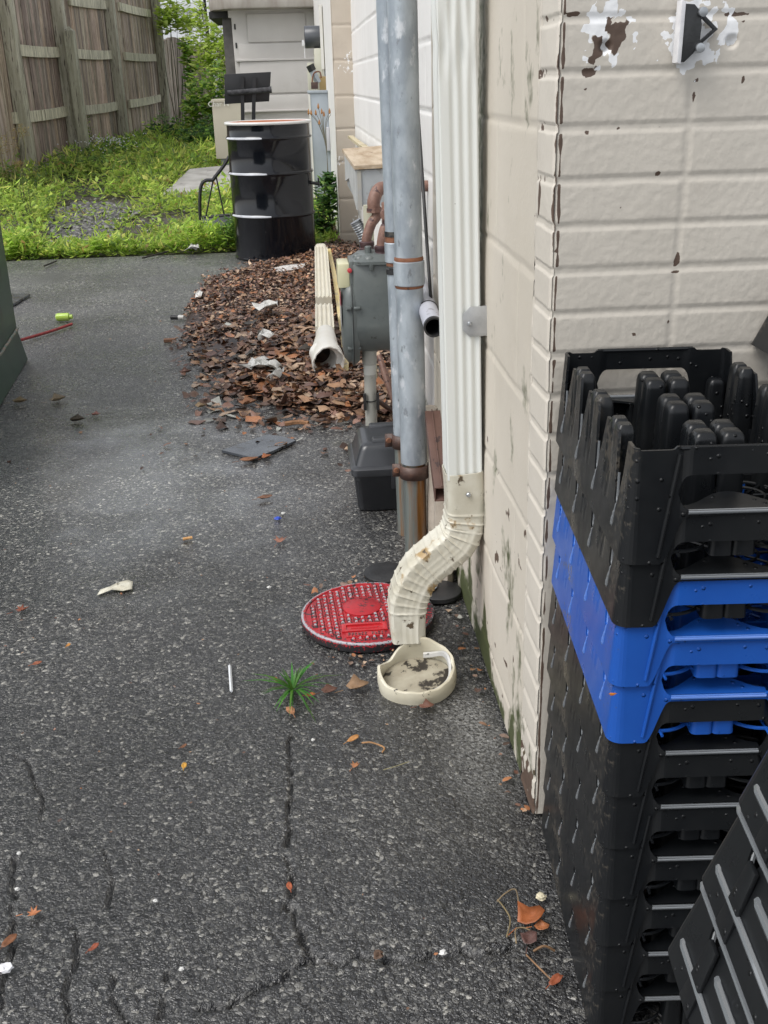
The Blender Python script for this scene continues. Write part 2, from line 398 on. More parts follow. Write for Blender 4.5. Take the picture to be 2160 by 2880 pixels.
HOLE1 = yp(1702, 131, YC); HOLE2 = yp(2058, 116, YC); SC1 = yp(1705, 98, YC); SC2 = yp(1945, 105, YC); SC3 = yp(2055, 65, YC)
CHIPS = [(1655, 205, 16, 12), (1608, 40, 16, 7), (1705, 52, 30, 7), (1955, 228, 16, 10), (1953, 268, 6, 20), (1850, 488, 13, 9), (1905, 728, 8, 16), (1650, 372, 6, 5), (1693, 220, 5, 6), (1858, 356, 8, 4), (1785, 940, 9, 5), (1565, 706, 8, 8), (1880, 905, 6, 10), (1745, 585, 4, 3), (2090, 226, 5, 10), (2068, 38, 34, 8), (2090, 62, 5, 4), (1648, 790, 4, 3), (2140, 602, 5, 4), (1740, 362, 8, 4), (1645, 250, 3, 4), (1900, 765, 14, 3)]
CHW = []
for x, y, a, b in CHIPS: c = yp(x, y, YC); s = c[1]/FPX*1.03; CHW.append((c[0], c[2], a*s, b*s))
def front_col(u, v):
    P = np.c_[u, v]; n1 = fbm(P, 90, 4); n2 = fbm(P, 30, 3); h = brickface(u, v)
    cw_ = .0002+.0042*fbm(np.c_[v*0, v], 60, 4); d = u-XW-.0048; off = (fbm(np.c_[v*0+3, v], 18, 3)-.5)*.004
    r = np.clip(1.3-abs(d-off)/cw_*1.1, 0, 1)*(h < .45)
    for cx, cz, a, b in CHW: r = np.maximum(r, np.clip(1.5-1.4*np.hypot((u-cx)/a, (v-cz)/b)+(n1-.5)*3.6, 0, 1))
    g = np.zeros(len(u)); nn = (fbm(P, 110, 4)-.5)
    for c, a, b in ((SC1, .036, .037), (SC2, .036, .040), ((SC3[0], 0, SC3[2]), .012, .024), (yp(1993, 160, YC), .014, .012)):
        g = np.maximum(g, np.clip(2.6-2.6*np.hypot((u-c[0])/a, (v-c[2])/b)+nn*5, 0, 1))
    # bare brick inside the first scrape
    b1 = np.clip(2.4-2.4*np.hypot((u-SC1[0]-.013)/.018, (v-SC1[2]+.0)/.024)+nn*3.4, 0, 1); b2 = np.clip(2.2-2.4*np.hypot((u-SC1[0]+.010)/.014, (v-SC1[2]+.014)/.02)+nn*5, 0, 1)
    b1 = np.maximum(b1, b2); g = g*(1-b1); r = np.maximum(r, b1)
    hol = np.zeros(len(u))
    for c in (HOLE1, HOLE2): hol = np.maximum(hol, np.clip(1.8-np.hypot(u-c[0], v-c[2])/.0045, 0, 1))
    return np.c_[r*.95, g*.95, hol*0]
UX = axis([(XW, .345, .0012), (.345, .66, .0028), (.66, 2.6, .03)]); VZ = axis([(0, .55, .02), (.55, 1.30, .0028), (1.30, 2.2, .02)])
grid_obj('brick_face', UX, VZ, front_fn, m_brick, bld, front_col)
YJ = 1.505                       # where brick return meets the block wall
def ret_fn(u, v):                # u = Y
    h = np.zeros(len(u)); w_ = (fbm(np.c_[u, v], 30, 3)-.5)*.004
    for z in ZC: h = np.maximum(h, np.clip((.0066-abs(v+w_*.6-z))/.0018, 0, 1))
    g = np.clip(1-abs(u-(YJ-.006)+(fbm(np.c_[u*0, v], 14, 3)-.5)*.01)/.003, 0, 1)
    cr = np.clip(1-(u-YC)/.004, 0, 1)**2*.003
    hole = np.clip(1.6-np.hypot((u-xp(1494, 280, XW)[1])/.012, (v-xp(1494, 280, XW)[2])/.018), 0, 1)
    return np.c_[XW-.004+.004*(u > YJ)+h*.0021*(u < YJ-.004)+g*.012+cr+(fbm(np.c_[u, v], 14, 3)-.5)*.003+hole*.03, u, v]
def ret_col(u, v):
    P = np.c_[u, v]; n1 = fbm(P, 60, 4)-.5; h = np.zeros(len(u))
    for z in ZC: h = np.maximum(h, np.clip(1.2-abs(v-z)/.009, 0, 1))
    r = np.clip(1.0-(u-YC)/.003+n1*2, 0, 1)*.8*(fbm(np.c_[v*0+9, v], 8, 3) > .5); r = np.maximum(r, h*np.clip(n1*6-.5, 0, .9)*(v > .9))
    c = xp(1525, 560, XW); r = np.maximum(r, np.clip(1.6-1.4*np.hypot((u-c[1])/.010, (v-c[2])/.03)+n1*2, 0, .9))
    c = xp(1500, 235, XW); g = np.clip(1.8-1.6*np.hypot((u-c[1])/.03, (v-c[2])/.07)+n1*3, 0, .9)
    b = np.clip(1.1-v/.10+n1*2.5, 0, 1)*.75; hole = np.clip(1.6-np.hypot((u-xp(1494, 280, XW)[1])/.012, (v-xp(1494, 280, XW)[2])/.018), 0, 1)
    r = np.maximum(r, hole); r = np.maximum(r, np.clip(1.6-v/.05+n1*3, 0, .95)*(u < YJ)); b = b*(1-r)
    return np.c_[r, g*(1-r), b]
grid_obj('brick_return', axis([(YC, YJ+.004, .0024)]), axis([(0, .35, .0035), (.35, 1.35, .0022), (1.35, 2.2, .02)]), ret_fn, m_brick, bld, ret_col)
# block wall: joints every course
BZ = [ (xp(1374, 670, XW)[2]) + .2*k for k in range(-5, 8)]
def block_fn(X0, y0, bz=BZ, depth=.0035, vj=.40, dirx=1):
    def f(u, v):
        h = np.zeros(len(u)); w_ = (fbm(np.c_[u, v], 9, 3)-.5)*.006
        for z in bz: h = np.maximum(h, np.clip(1-abs(v+w_-z)/.006, 0, 1))
        for k in range(-2, 14):
            z0 = bz[0]+.2*k; sel = (v >= z0) & (v < z0+.2)
            ph = (u-y0-(vj/2 if k % 2 else 0)) % vj; h[sel] = np.maximum(h[sel], np.clip(1-np.minimum(ph, vj-ph)[sel]/.006, 0, 1)*.6)
        return np.c_[X0+h*depth*dirx+(fbm(np.c_[u, v], 5, 4)-.5)*.006, u, v]
    return f
def blk_col(u, v):
    n1 = fbm(np.c_[u*.5, v*.22], 40, 4)-.5; n0 = fbm(np.c_[u, v*.3], 9, 3); base = np.clip(1.4-v/(.02+.15*n0*n0*2), 0, 1)
    b = np.clip(base+n1*2.4-.15, 0, 1)*.9*(u < 2.4); r = np.clip((fbm(np.c_[u, v], 45, 4)-.70)*8, 0, .8)*(v < .5)
    shade_mildew = np.clip(1.35-abs(u-1.985)/.05+n1*1.6, 0, 1)*.75*(v > .15); b = np.maximum(b, shade_mildew*.62)  # dark band behind the downspout: its gap shadow and mildew painted together
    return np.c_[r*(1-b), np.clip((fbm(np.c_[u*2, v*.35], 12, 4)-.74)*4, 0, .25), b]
grid_obj('block_wall', axis([(YJ+.004, 2.2, .005), (2.2, 2.7, .01)]), axis([(0, .4, .005), (.4, 1.3, .006), (1.3, 2.4, .02)]), block_fn(XW, 1.62), m_block, bld, blk_col)
mb = MB(); mb.box(XW, XB, 2.7, 2.702, 0, 2.4); mb.build('block_wall_return', m_block, bld, smooth=False)
WZ = [(xp(1027, 275, XB)[2])+.203*k for k in range(-6, 9)]
def far_fn(u, v):
    f = block_fn(XB, 4.1, [w for w in WZ], .010, .45)(u, v); return f
grid_obj('white_block_wall', axis([(2.7, 8.0, .012)]), axis([(0, 2.5, .009)]), far_fn, m_white, bld, lambda u, v: np.c_[u*0, u*0, np.clip(.6-v/.1, 0, .4)])
# tan pilaster facing the camera, block courses
PX0 = .292
mbp = MB()
def pil_fn(u, v):
    h = np.zeros(len(u)); w_ = (fbm(np.c_[u, v], 14, 3)-.5)*.01
    for z in PZ: h = np.maximum(h, np.clip(1-abs(v+w_-z)/.008, 0, 1))
    return np.c_[u, 8.0+h*.008+(fbm(np.c_[u, v], 7, 3)-.5)*.008+np.clip(1-(u-PX0)/.012, 0, 1)**2*.01, v]
PZ = [yp(960, y, 8.0)[2] for y in (655, 560, 455, 362, 270, 170, 70)]+[yp(960, 70, 8.0)[2]+.26*k for k in range(1, 5)]
grid_obj('pilaster_face', axis([(PX0, .45, .006)]), axis([(0, 2.5, .008)]), pil_fn, m_tan, bld, lambda u, v: np.c_[u*0, np.clip((fbm(np.c_[u, v], 10, 4)-.62)*3, 0, .4), u*0])
grid_obj('pilaster_side', axis([(8.0, 16.0, .05)]), axis([(0, 2.5, .02)]), lambda u, v: np.c_[PX0+.003+0*u, u, v], m_white, bld)
mb = MB(); mb.box(XW+.005, 2.6, YC+.03, 16, 2.35, 2.45); mb.box(2.55, 2.6, YC+.02, 16, 0, 2.35); mb.build('upper_wall', m_block, bld, smooth=False)

# brackets on the brick face
m_blk = mat('black_paint_metal', (.014, .015, .016), (.03, .032, .034), scale=20, rough=.35, bump=.2, bscale=200)
m_zinc = mat('zinc', (.5, .52, .54), (.36, .38, .4), scale=40, rough=.38, metal=.85)
m_wht = mat('white_chip_paint', (.75, .75, .76), (.6, .6, .62), scale=60, rough=.5)
c = yp(1945, 92, YC); br = thing('pipe_bracket', 'black metal bracket with two bolts on a white paint patch on the brick wall', 'bracket', (c[0], YC, c[2]))
mb = MB(); mb.plate([(-.020, -.033), (-.014, -.034), (-.003, -.024), (.004, -.010), (.005, .008), (.001, .024), (-.006, .031), (-.020, .032)], [], .010, lambda u, v, w_: (c[0]+u, YC-.022+w_, c[2]+v)); mb.build('clamp_ear', m_blk, br, bevel=.002)
mb = MB(); mb.plate([(-.024, -.034), (-.019, -.036), (-.018, .034), (-.023, .036)], [], .019, lambda u, v, w_: (c[0]+u, YC-.024+w_, c[2]+v)); mb.build('flange', m_wht, br, bevel=.0006)
mb = MB(); mb.plate([(.002, -.020), (.030, .003), (.004, .026)], [[(.008, -.010), (.008, .016), (.024, .003)]], .006, lambda u, v, w_: (c[0]+u, YC-.010+w_, c[2]+v)); mb.build('wire_loop', m_blk, br, bevel=.001)
for dz in (-.018, .022):
    mb = MB(); mb.tube([(c[0]+.004, YC-.026, c[2]+dz), (c[0]+.004, YC-.008, c[2]+dz)], .0058, 12); mb.build('bolt', m_zinc, br, bevel=.001)

# ------------------------------------------------------------------ downspout on the wall
m_alu = mat('white_gutter_paint', (.70, .72, .69), (.73, .745, .715), scale=3, rough=.32, bump=.08, bscale=14, c3=(.12, .09, .06), spot=.735, sscale=42, soft=.01, spec=.5)
m_elb = mat('aged_gutter_paint', (.62, .60, .52), (.48, .45, .36), scale=14, rough=.42, bump=.15, bscale=60, c3=(.09, .065, .04), spot=.615, sscale=44, soft=.05, c4=(.36, .25, .12), spot4=.585, sscale4=11, contrast=(.4, .7))
def ds_prof(w_, d, flute=.0026):
    # front edge (towards the camera) with flutes, from left to right; then right side, back, left side
    pts = []
    N = 60
    for i in range(N+1):
        u = i/N; x = -w_/2+w_*u; y = -d/2
        if .24 < u < .97: y += flute*(.5-.5*math.cos((u-.24)/.73*2*math.pi*3.0))
        if u < .03 or u > .97: y += .0015
        pts.append((x, y))
    for i in range(1, 14): pts.append((w_/2, -d/2+d*i/14))
    for i in range(1, 14): pts.append((w_/2-w_*i/14, d/2))
    for i in range(1, 14): u = i/14; pts.append((-w_/2+(.003*(math.sin(u*math.pi*3)**2) if .15 < u < .85 else 0), d/2-d*i/14))
    return pts
DY = 1.945; dd = .075; dw = .068
dtop = yp(1284, 0, DY-dd/2); dbot = yp(1308, 1350, DY-dd/2); dst = thing('downspout', 'white fluted metal downspout with a dirty cream ribbed elbow above the red cover', 'downspout', (dbot[0], DY, 0))
prof = ds_prof(dw, dd); rings = []
for k in range(0, 61):
    t = k/60; z = 2.2+(dbot[2]-2.2)*t; x = dbot[0]+(dtop[0]-dbot[0])*(z-dbot[2])/(dtop[2]-dbot[2])
    dent = math.exp(-((z-1.178)/.02)**2)
    rings.append([(x+a*(1-.05*dent if a < 0 else 1), DY+b+.006*dent*(1 if b < 0 else 0)*math.sin(a*200), z) for a, b in prof])
MB().loft(rings, cap0=False, cap1=False).build('pipe', m_alu, dst, angle=55)
# elbows: swept, ribbed
EY = DY
ep = [yp(x, y, DY-.042) for x, y in ((1310, 1335), (1315, 1400), (1314, 1470), (1295, 1530), (1240, 1577), (1185, 1625), (1152, 1690), (1147, 1745), (1149, 1797))]
path = spline([(p[0], EY-(0 if i < 3 else .004*(i-2)), p[2]) for i, p in enumerate(ep)], 26); L = [0]
for a, b in zip(path[:-1], path[1:]): L.append(L[-1]+(b-a).length)
rings = []; T = L[-1]
for i, p in enumerate(path):
    t = (path[min(i+1, len(path)-1)]-path[max(i-1, 0)]).normalized(); s = L[i]/T
    yv = Vector((0, -1, 0)); xv = t.cross(yv).normalized()
    if xv.x < 0 and s < .2: pass
    rib = 0
    for lo, hi, nn in ((.20, .50, 7), (.56, .86, 7)):
        if lo < s < hi: ph = (s-lo)/(hi-lo)*nn; fr = ph % 1; rib = max(rib, math.exp(-((fr-.5)/.11)**2))
    inner = 1
    ring = []; W0 = .076*(1 if s < .8 else 1-.08*(s-.8)/.2); D0 = .082
    if s > .505 and s < .52: W0 *= 1.04
    for a, b in rrect(W0, D0, .017, 5):
        dep = .0019*rib; f = 1+dep/.04
        fl = 0
        ring.append(p+xv*(a*f)+yv*(b*f+(.0018*math.sin(a*260) if b > .03 and rib < .3 and s > .3 else 0)))
    rings.append(ring)
# finer profile on the faces
def dens(r):
    out = []
    for i in range(len(r)):
        a = r[i]; b = r[(i+1) % len(r)]; k = 10 if (b-a).length > .02 else 1
        for q in range(k): out.append(a.lerp(b, q/k))
    return out
rings = [dens(r) for r in rings]
cy_ = [sum((q for q in r), Vector())/len(r) for r in rings]
for i, r in enumerate(rings):
    s = L[i]/T; t = (path[min(i+1, len(path)-1)]-path[max(i-1, 0)]).normalized(); yv = Vector((0, -1, 0)); xv = t.cross(yv).normalized()
    for j, q in enumerate(r):
        d = q-cy_[i]; a = d.dot(xv); b = d.dot(yv)
        if b > .035 and abs(a) < .03 and .3 < s: r[j] = q-yv*(.0016*(.5+.5*math.cos(a*2*math.pi/.0125)))
elb = MB().loft(rings, cap0=False, cap1=False).build('elbow', m_elb, dst, angle=50)
md = elb.modifiers.new('s', 'SOLIDIFY'); md.thickness = .0015; md.offset = -1
for (x, y) in ((1318, 1392), (1232, 1593)):
    q = yp(x, y, DY-.045); mb = MB(); mb.lathe([(.0001, -.003), (.003, -.0028), (.0048, -.001), (.005, .002)], (q[0], q[1], q[2]), 14, Matrix.Rotation(rad(-90), 4, 'X')); mb.build('screw', m_zinc, elb)
a = yp(1303, 865, DY-dd/2-.004); b = yp(1375, 945, DY-dd/2-.004)
mb = MB(); pl = [(a[0], a[2]-.012), (a[0]+.012, a[2]), (b[0], a[2]+.002), (b[0], b[2]+.001), (a[0]+.012, b[2]), (a[0], b[2]+.012)]
mb.plate(pl, [], .0018, lambda u, v, w_: (u, a[1]+w_, v)); mb.box(b[0]-.0019, b[0], a[1], a[1]+.06, b[2]+.001, a[2]+.0015)
strp = mb.build('wall_strap', mat('galv_strap', (.42, .43, .44), (.52, .53, .54), scale=60, rough=.42, metal=.6), dst, bevel=.0004)
q = yp(1321, 911, a[1]-.002); MB().lathe([(.0001, -.003), (.003, -.0025), (.0045, 0), (.0045, .003)], q, 14, Matrix.Rotation(rad(-90), 4, 'X')).build('screw', m_zinc, strp)

# ------------------------------------------------------------------ galvanised pipes
m_galv = mat('galvanised_steel', (.30, .34, .38), (.44, .49, .53), scale=22, rough=.42, metal=.35, bump=.12, bscale=120, c3=(.22, .24, .26), spot=.62, sscale=50, c4=(.60, .63, .66), spot4=.6, sscale4=26, soft=.08, stretch=(1, 1, .5), contrast=(.4, .6))
m_galvd = mat('wet_galvanised_steel', (.16, .18, .17), (.25, .27, .25), scale=14, rough=.3, metal=.4, c3=(.25, .11, .03), spot=.47, sscale=15, soft=.16, stretch=(1.6, 1.6, .10), bump=.15, bscale=100)
m_rust = mat('rust', (.13, .055, .03), (.24, .10, .05), scale=40, rough=.75, bump=.5, bscale=200, c3=(.05, .028, .02), spot=.6, sscale=60)
m_rustd = mat('dark_rust_strap', (.055, .03, .025), (.10, .055, .04), scale=40, rough=.5, bump=.4, bscale=200)
m_rubber = mat('black_rubber', (.012, .012, .013), (.03, .03, .031), scale=14, rough=.5, bump=.25, bscale=150, c3=(.07, .065, .055), spot=.66, sscale=20)
def pipe_thing(name, label, Y, xt, xb, R, yk, parts):
    top = yp(xt, 0, Y); bot = yp(xb, 1330, Y); d = (top-bot)/(top[2]-bot[2]); P = lambda z: Vector(bot+d*(z-bot[2]))
    base = P(0); t = thing(name, label, 'pipe', (base.x, base.y, 0)); Z = lambda y: yp((xt+xb)/2, y, Y-R)[2]
    return t, P, Z
t1, P1, Z1 = pipe_thing('steel_pipe', 'thick grey galvanised pipe with a rusty coupling, nearest of the two upright pipes', 2.48, 1131, 1165, .0325, 0, None)
zc0, zc1 = Z1(738), Z1(808); zs = Z1(1312); zs1 = Z1(1350)
MB().tube([P1(zc1+.005), P1(zs)], .0325, 40).tube([P1(2.2), P1(zc0-.003)], .0325, 40).build('upper_pipe', m_galv, t1)
MB().tube([P1(zs+.005), P1(-.01)], .0288, 40).build('lower_pipe', m_galvd, t1)
MB().tube([P1(zc0), P1(zc0-.002), P1(zc1+.002), P1(zc1)], [.034, .0365, .0365, .034], 40).build('coupling', m_galv, t1)
MB().tube([P1(zc0+.009), P1(zc0+.006), P1(zc0+.003), P1(zc0)], [.0326, .0338, .0345, .034], 40).build('rust_ring', m_rust, t1)
MB().tube([P1(zc1+.003), P1(zc1-.004), P1(zc1-.006)], [.0345, .0338, .0328], 40).build('rust_ring', m_rust, t1)
def strap(P, z, h, R, t, xw):
    c = P(z); th = []
    mb = MB(); ring = []
    for k in range(25): a = rad(180+180*k/24); ring.append((c.x+(R+.0015)*math.cos(a), c.y+(R+.0015)*math.sin(a)))
    pts = [(c.x-R-.022, c.y+.006), (c.x-R-.002, c.y+.006)]+ring[1:-1]+[(c.x+R+.002, c.y+.006), (c.x+R+.03, c.y+.006)]
    prof = []
    for (x, y) in pts: prof.append((x, y))
    r0 = [Vector((x, y, z-h/2)) for x, y in prof]; r1 = [Vector((x, y, z+h/2)) for x, y in prof]
    n = len(prof); mb.add(r0+r1, [(i, i+1, n+i+1, n+i) for i in range(n-1)])
    o = mb.build('pipe_strap', m_rustd, t, angle=60); md = o.modifiers.new('s', 'SOLIDIFY'); md.thickness = .003
    def stud(x, y, r, dep, m, nm='strap_bolt'):
        MB().lathe([(.0001, -dep), (r*.8, -dep), (r, -dep*.6), (r, .001)], (x, y, z), 12, Matrix.Rotation(rad(-90), 4, 'X')).build(nm, m, o)
    stud(c.x-R-.012, c.y+.005, .0075, .006, m_rust)
    for a in (-125, -65): aa = rad(a); m4 = Matrix.Rotation(aa+rad(90), 4, 'Z') @ Matrix.Rotation(rad(-90), 4, 'X'); MB().lathe([(.0001, -.0016), (.0055, -.0016), (.006, 0)], (c.x+(R+.003)*math.cos(aa), c.y+(R+.003)*math.sin(aa), z), 14, m4.inverted().transposed() if False else Matrix.Rotation(aa+rad(90), 4, 'Z') @ Matrix.Rotation(rad(90), 4, 'X')).build('strap_hole', m_galv, o)
    return o
strap(P1, (zs+zs1)/2-.004, .034, .0325, t1, XW)
t2, P2, Z2 = pipe_thing('thin_steel_pipe', 'slimmer grey galvanised pipe with black bands, behind the thick pipe', 2.60, 1088, 1136, .0245, 0, None)
zc0, zc1 = Z2(684), Z2(760); zs = Z2(1232)
MB().tube([P2(2.2), P2(zc0+.012)], .0245, 32).tube([P2(zc1), P2(zs)], .0235, 32).build('upper_pipe', m_galv, t2)
MB().tube([P2(zs), P2(-.01)], .0225, 32).build('lower_pipe', m_galvd, t2)
MB().tube([P2(zc0), P2(zc0-.002), P2(zc1+.018), P2(zc1+.016)], [.0255, .0275, .0275, .0255], 32).build('coupling', m_galv, t2)
MB().tube([P2(zc0+.014), P2(zc0+.004), P2(zc0)], [.0247, .025, .0255], 32).build('rust_ring', m_rust, t2)
MB().tube([P2(zc1+.016), P2(zc1+.008)], .0245, 32).build('rust_ring', m_rust, t2)
for zz in (zc0+.020, zc1-.006): MB().tube([P2(zz+.006), P2(zz-.006)], .0262, 32).build('black_band', m_rubber, t2)
strap(P2, zs-.015, .036, .0240, t2, XB)

# ------------------------------------------------------------------ gas meter
m_mtr = mat('meter_grey_paint', (.085, .10, .10), (.13, .145, .14), scale=9, rough=.38, bump=.25, bscale=90, c3=(.05, .055, .05), spot=.64, sscale=40, soft=.05, c4=(.19, .20, .185), spot4=.62, sscale4=7)
m_pvcy = mat('yellowed_plastic', (.62, .60, .36), (.68, .66, .45), scale=6, rough=.3, coat=.3)
m_brn = mat('rusty_brown_fitting', (.17, .09, .07), (.27, .155, .115), scale=30, rough=.55, bump=.5, bscale=120, c3=(.07, .035, .035), spot=.56, sscale=30, soft=.05, c4=(.36, .22, .12), spot4=.66, sscale4=20)
m_maroon = mat('maroon_nut', (.045, .022, .026), (.085, .045, .045), scale=40, rough=.42, bump=.5, bscale=150)
MY = 3.47; mx0, mx1, mz0, mz1 = .166, .335, .292, .592
mt = thing('gas_meter', 'dark grey gas meter on a grey stand pipe beneath rusty brown fittings', 'gas meter', (.21, MY, 0))
body_prof = []
for a, b in [(-.075, mz1), (-.085, mz1-.04)]: body_prof.append((a, b))
D = .095
pr = [(-.080, mz1), (.080, mz1), (.086, mz1-.06)]
pr += [(D*math.cos(rad(a)), mz0+.105+.105*math.sin(rad(a))) for a in range(0, -181, -12)]
pr += [(-.086, mz1-.06)]
rings = []
for x, s in ((mx0-.006, .96), (mx0, 1), (mx1, 1)): rings.append([(x, MY+a*s, (mz0+.16)+(b-mz0-.16)*s) for a, b in pr])
MB().loft(rings).build('body', m_mtr, mt, bevel=.004)
# round-cornered side cover with flange, facing the alley
def cov(s, x): return [(x, MY+.003+a*s, .398+b*s) for a, b in [(-.058, .135), (.058, .135), (.088, .10), (.098, .02), (.09, -.06), (.055, -.12), (.02, -.145), (-.02, -.145), (-.055, -.12), (-.09, -.06), (-.098, .02), (-.088, .10)]]
def smooth_ring(r, n=4):
    q = [Vector(a) for a in r]
    for _ in range(2):
        o = []
        for i in range(len(q)): a = q[i]; b = q[(i+1) % len(q)]; o += [a.lerp(b, .25), a.lerp(b, .75)]
        q = o
    return q
mb = MB(); mb.loft([smooth_ring(cov(.96, .175)), smooth_ring(cov(1.06, .158)), smooth_ring(cov(1.06, .152)), smooth_ring(cov(1.0, .150)), smooth_ring(cov(.97, .137)), smooth_ring(cov(.85, .124)), smooth_ring(cov(.6, .119))])
cv = mb.build('side_cover', m_mtr, mt, angle=50)
mb = MB(); mb.loft([smooth_ring(cov(1.075, .1555)), smooth_ring(cov(1.075, .1535))]); mb.build('gasket', m_rubber, mt)
for zz, yy in ((.455, -.097), (.318, -.07), (.455, .1), (.318, .075)):
    q = (0, MY+yy, zz)
    mb = MB(); mb.tube([(.134, q[1], zz), (.150, q[1], zz)], [.009, .007], 12); mb.tube([(.158, q[1], zz), (.178, q[1], zz)], .006, 12); mb.build('cover_bolt', m_mtr, mt, bevel=.001)
for (y0, y1, z0, z1, m_, nm) in ((-.075, -.03, .46, .505, mat('red_label', (.30, .06, .07), rough=.5), 'red_label'), (-.075, -.03, .395, .455, mat('grey_label', (.42, .42, .40), (.34, .34, .33), scale=90, rough=.4), 'grey_label'), (-.022, .005, .40, .48, mat('white_label', (.62, .63, .64), (.5, .5, .52), scale=120, rough=.4), 'white_label')):
    MB().box(.1165, .1185, MY+y0, MY+y1, z0, z1).build(nm, m_, cv)
mb = MB(); mb.box(.112, .150, MY-.065, MY+.055, .515, .592); ib = mb.build('index_cover', m_pvcy, mt, bevel=.005)
mb = MB(); mb.box(.150, .168, MY-.072, MY+.062, .500, .600); mb.build('index_frame', m_mtr, mt, bevel=.005)
MB().lathe([(.0001, -.012), (.007, -.010), (.008, 0)], (.150, MY-.074, .572), 12, Matrix.Rotation(rad(-90), 4, 'X')).build('red_seal', mat('red_plastic', (.5, .05, .06), rough=.35), mt)
# lid
def lidring(s, z): return [(mx0-.004+(mx1-mx0+.004)*(.5+.5*a*s), MY+b*.092*s, z) for a, b in [(math.copysign(abs(math.cos(t))**.45, math.cos(t)), math.copysign(abs(math.sin(t))**.45, math.sin(t))) for t in [k*2*math.pi/40 for k in range(40)]]]
MB().loft([lidring(1.0, mz1-.004), lidring(1.05, mz1-.002), lidring(1.05, mz1+.007), lidring(.98, mz1+.009), lidring(.8, mz1+.022), lidring(.4, mz1+.028)]).build('lid', m_mtr, mt, angle=50)
for x, y, s in ((.185, -.055, .017), (.215, -.066, .02), (.178, -.01, .014)):
    MB().lathe([(s, 0), (s*1.02, .006), (s*.9, .013), (s*.5, .018), (.0001, .019)], (x, MY+y, mz1+.005), 20).build('lid_lug', m_mtr, mt)
MB().lathe([(.011, 0), (.011, .03), (.008, .033), (.0001, .033)], (.214, MY-.03, mz1+.015), 16).build('lid_plug', m_mtr, mt)
MB().lathe([(.006, -.02), (.0075, -.018), (.0075, 0)], (.218, MY-.090, mz1), 12).build('drip_stud', m_mtr, mt)
# swivel nuts and S bends
def fit(cx, cy, ztop, xt, yt, zt):
    pa_ = spline([(cx, cy, ztop), (cx, cy, ztop+.03), (cx+(xt-cx)*.5, cy+(yt-cy)*.5, ztop+.075), (xt, yt, zt-.03), (xt, yt, zt)], 6)
    MB().tube(pa_, .0165, 18).build('gas_bend', m_brn, mt)
    MB().lathe([(.022, 0), (.026, .003), (.026, .010), (.0235, .012), (.0235, .018), (.025, .020), (.0245, .030), (.020, .033), (.015, .033)], (cx, cy, ztop-.012), 20).build('swivel_nut', m_maroon, mt)
z0 = mz1+.030
p = yp(1030, 700, 3.55); fit(p[0]+.003, 3.55, z0-.002, yp(1060, 640, 3.55)[0], 3.56, z0+.125)
p = yp(1078, 700, 3.44); fit(p[0]-.004, 3.44, z0-.002, yp(1095, 650, 3.44)[0], 3.45, z0+.095)
q = yp(1055, 600, 3.56)
MB().tube(spline([(q[0]-.003, 3.56, z0+.115), (q[0]-.003, 3.56, z0+.145), (q[0]+.016, 3.575, z0+.178), (q[0]+.055, 3.60, z0+.18), (XB+.01, 3.62, z0+.18)], 6), [.021]*20+[.018]*5, 18).build('gas_elbow', m_brn, mt)
MB().tube([(q[0]-.003, 3.56, z0+.108), (q[0]-.003, 3.56, z0+.122)], .0245, 8).build('elbow_collar', m_brn, mt, smooth=False)
q = yp(1095, 632, 3.44)
MB().tube([(q[0], 3.45, z0+.075), (q[0], 3.45, z0+.150)], .023, 16).tube([(q[0]-.008, 3.45, z0+.115), (q[0]+.10, 3.45, z0+.115)], [.031, .031], 8).tube([(q[0]-.012, 3.405, z0+.115), (q[0]-.008, 3.45, z0+.115)], .019, 14).build('union_valve', m_brn, mt, angle=30, bevel=.002)
# stand pipe
m_std = mat('stand_pipe_paint', (.30, .30, .27), (.36, .355, .32), scale=14, rough=.55, bump=.3, bscale=90, c3=(.20, .19, .165), spot=.6, sscale=25, soft=.1)
MB().tube([(.208, MY, -.01), (.2085, MY, .255)], .0205, 24).tube([(.2085, MY, .248), (.2085, MY, .30)], .0245, 12).build('stand_pipe', m_std, mt)
MB().tube([(.2085, MY, .212), (.2085, MY, .245)], .0211, 24).build('paper_tag', mat('tag_paper', (.5, .5, .46), rough=.7), mt)
mb = MB(); mb.box(.182, .192, MY-.028, MY-.018, .092, .150); mb.box(.226, .236, MY-.028, MY-.018, .092, .150); mb.tube([(.208+.0222*math.cos(a), MY+.0222*math.sin(a), .122+.002*math.sin(a)) for a in [k*math.pi/12 for k in range(25)]], .0022, 6)
mb.build('clamp', m_rubber, mt)

# brace rod behind the stand pipe
a = yp(1066, 1000, 3.72); b = yp(1108, 1130, 3.60)
rb = thing('brace_rod', 'brown rusty bent bar behind the grey stand pipe', 'bar', (b[0], b[1], b[2]))
MB().tube([a, a*.55+b*.45, b], [.010, .013, .010], 12).build('bar', m_brn, rb); q = yp(1132, 1175, 3.55)
MB().tube([yp(1064, 1128, 3.52), q], .0085, 8).tube([b, q], .015, 8).build('bracket_foot', m_rustd, rb)

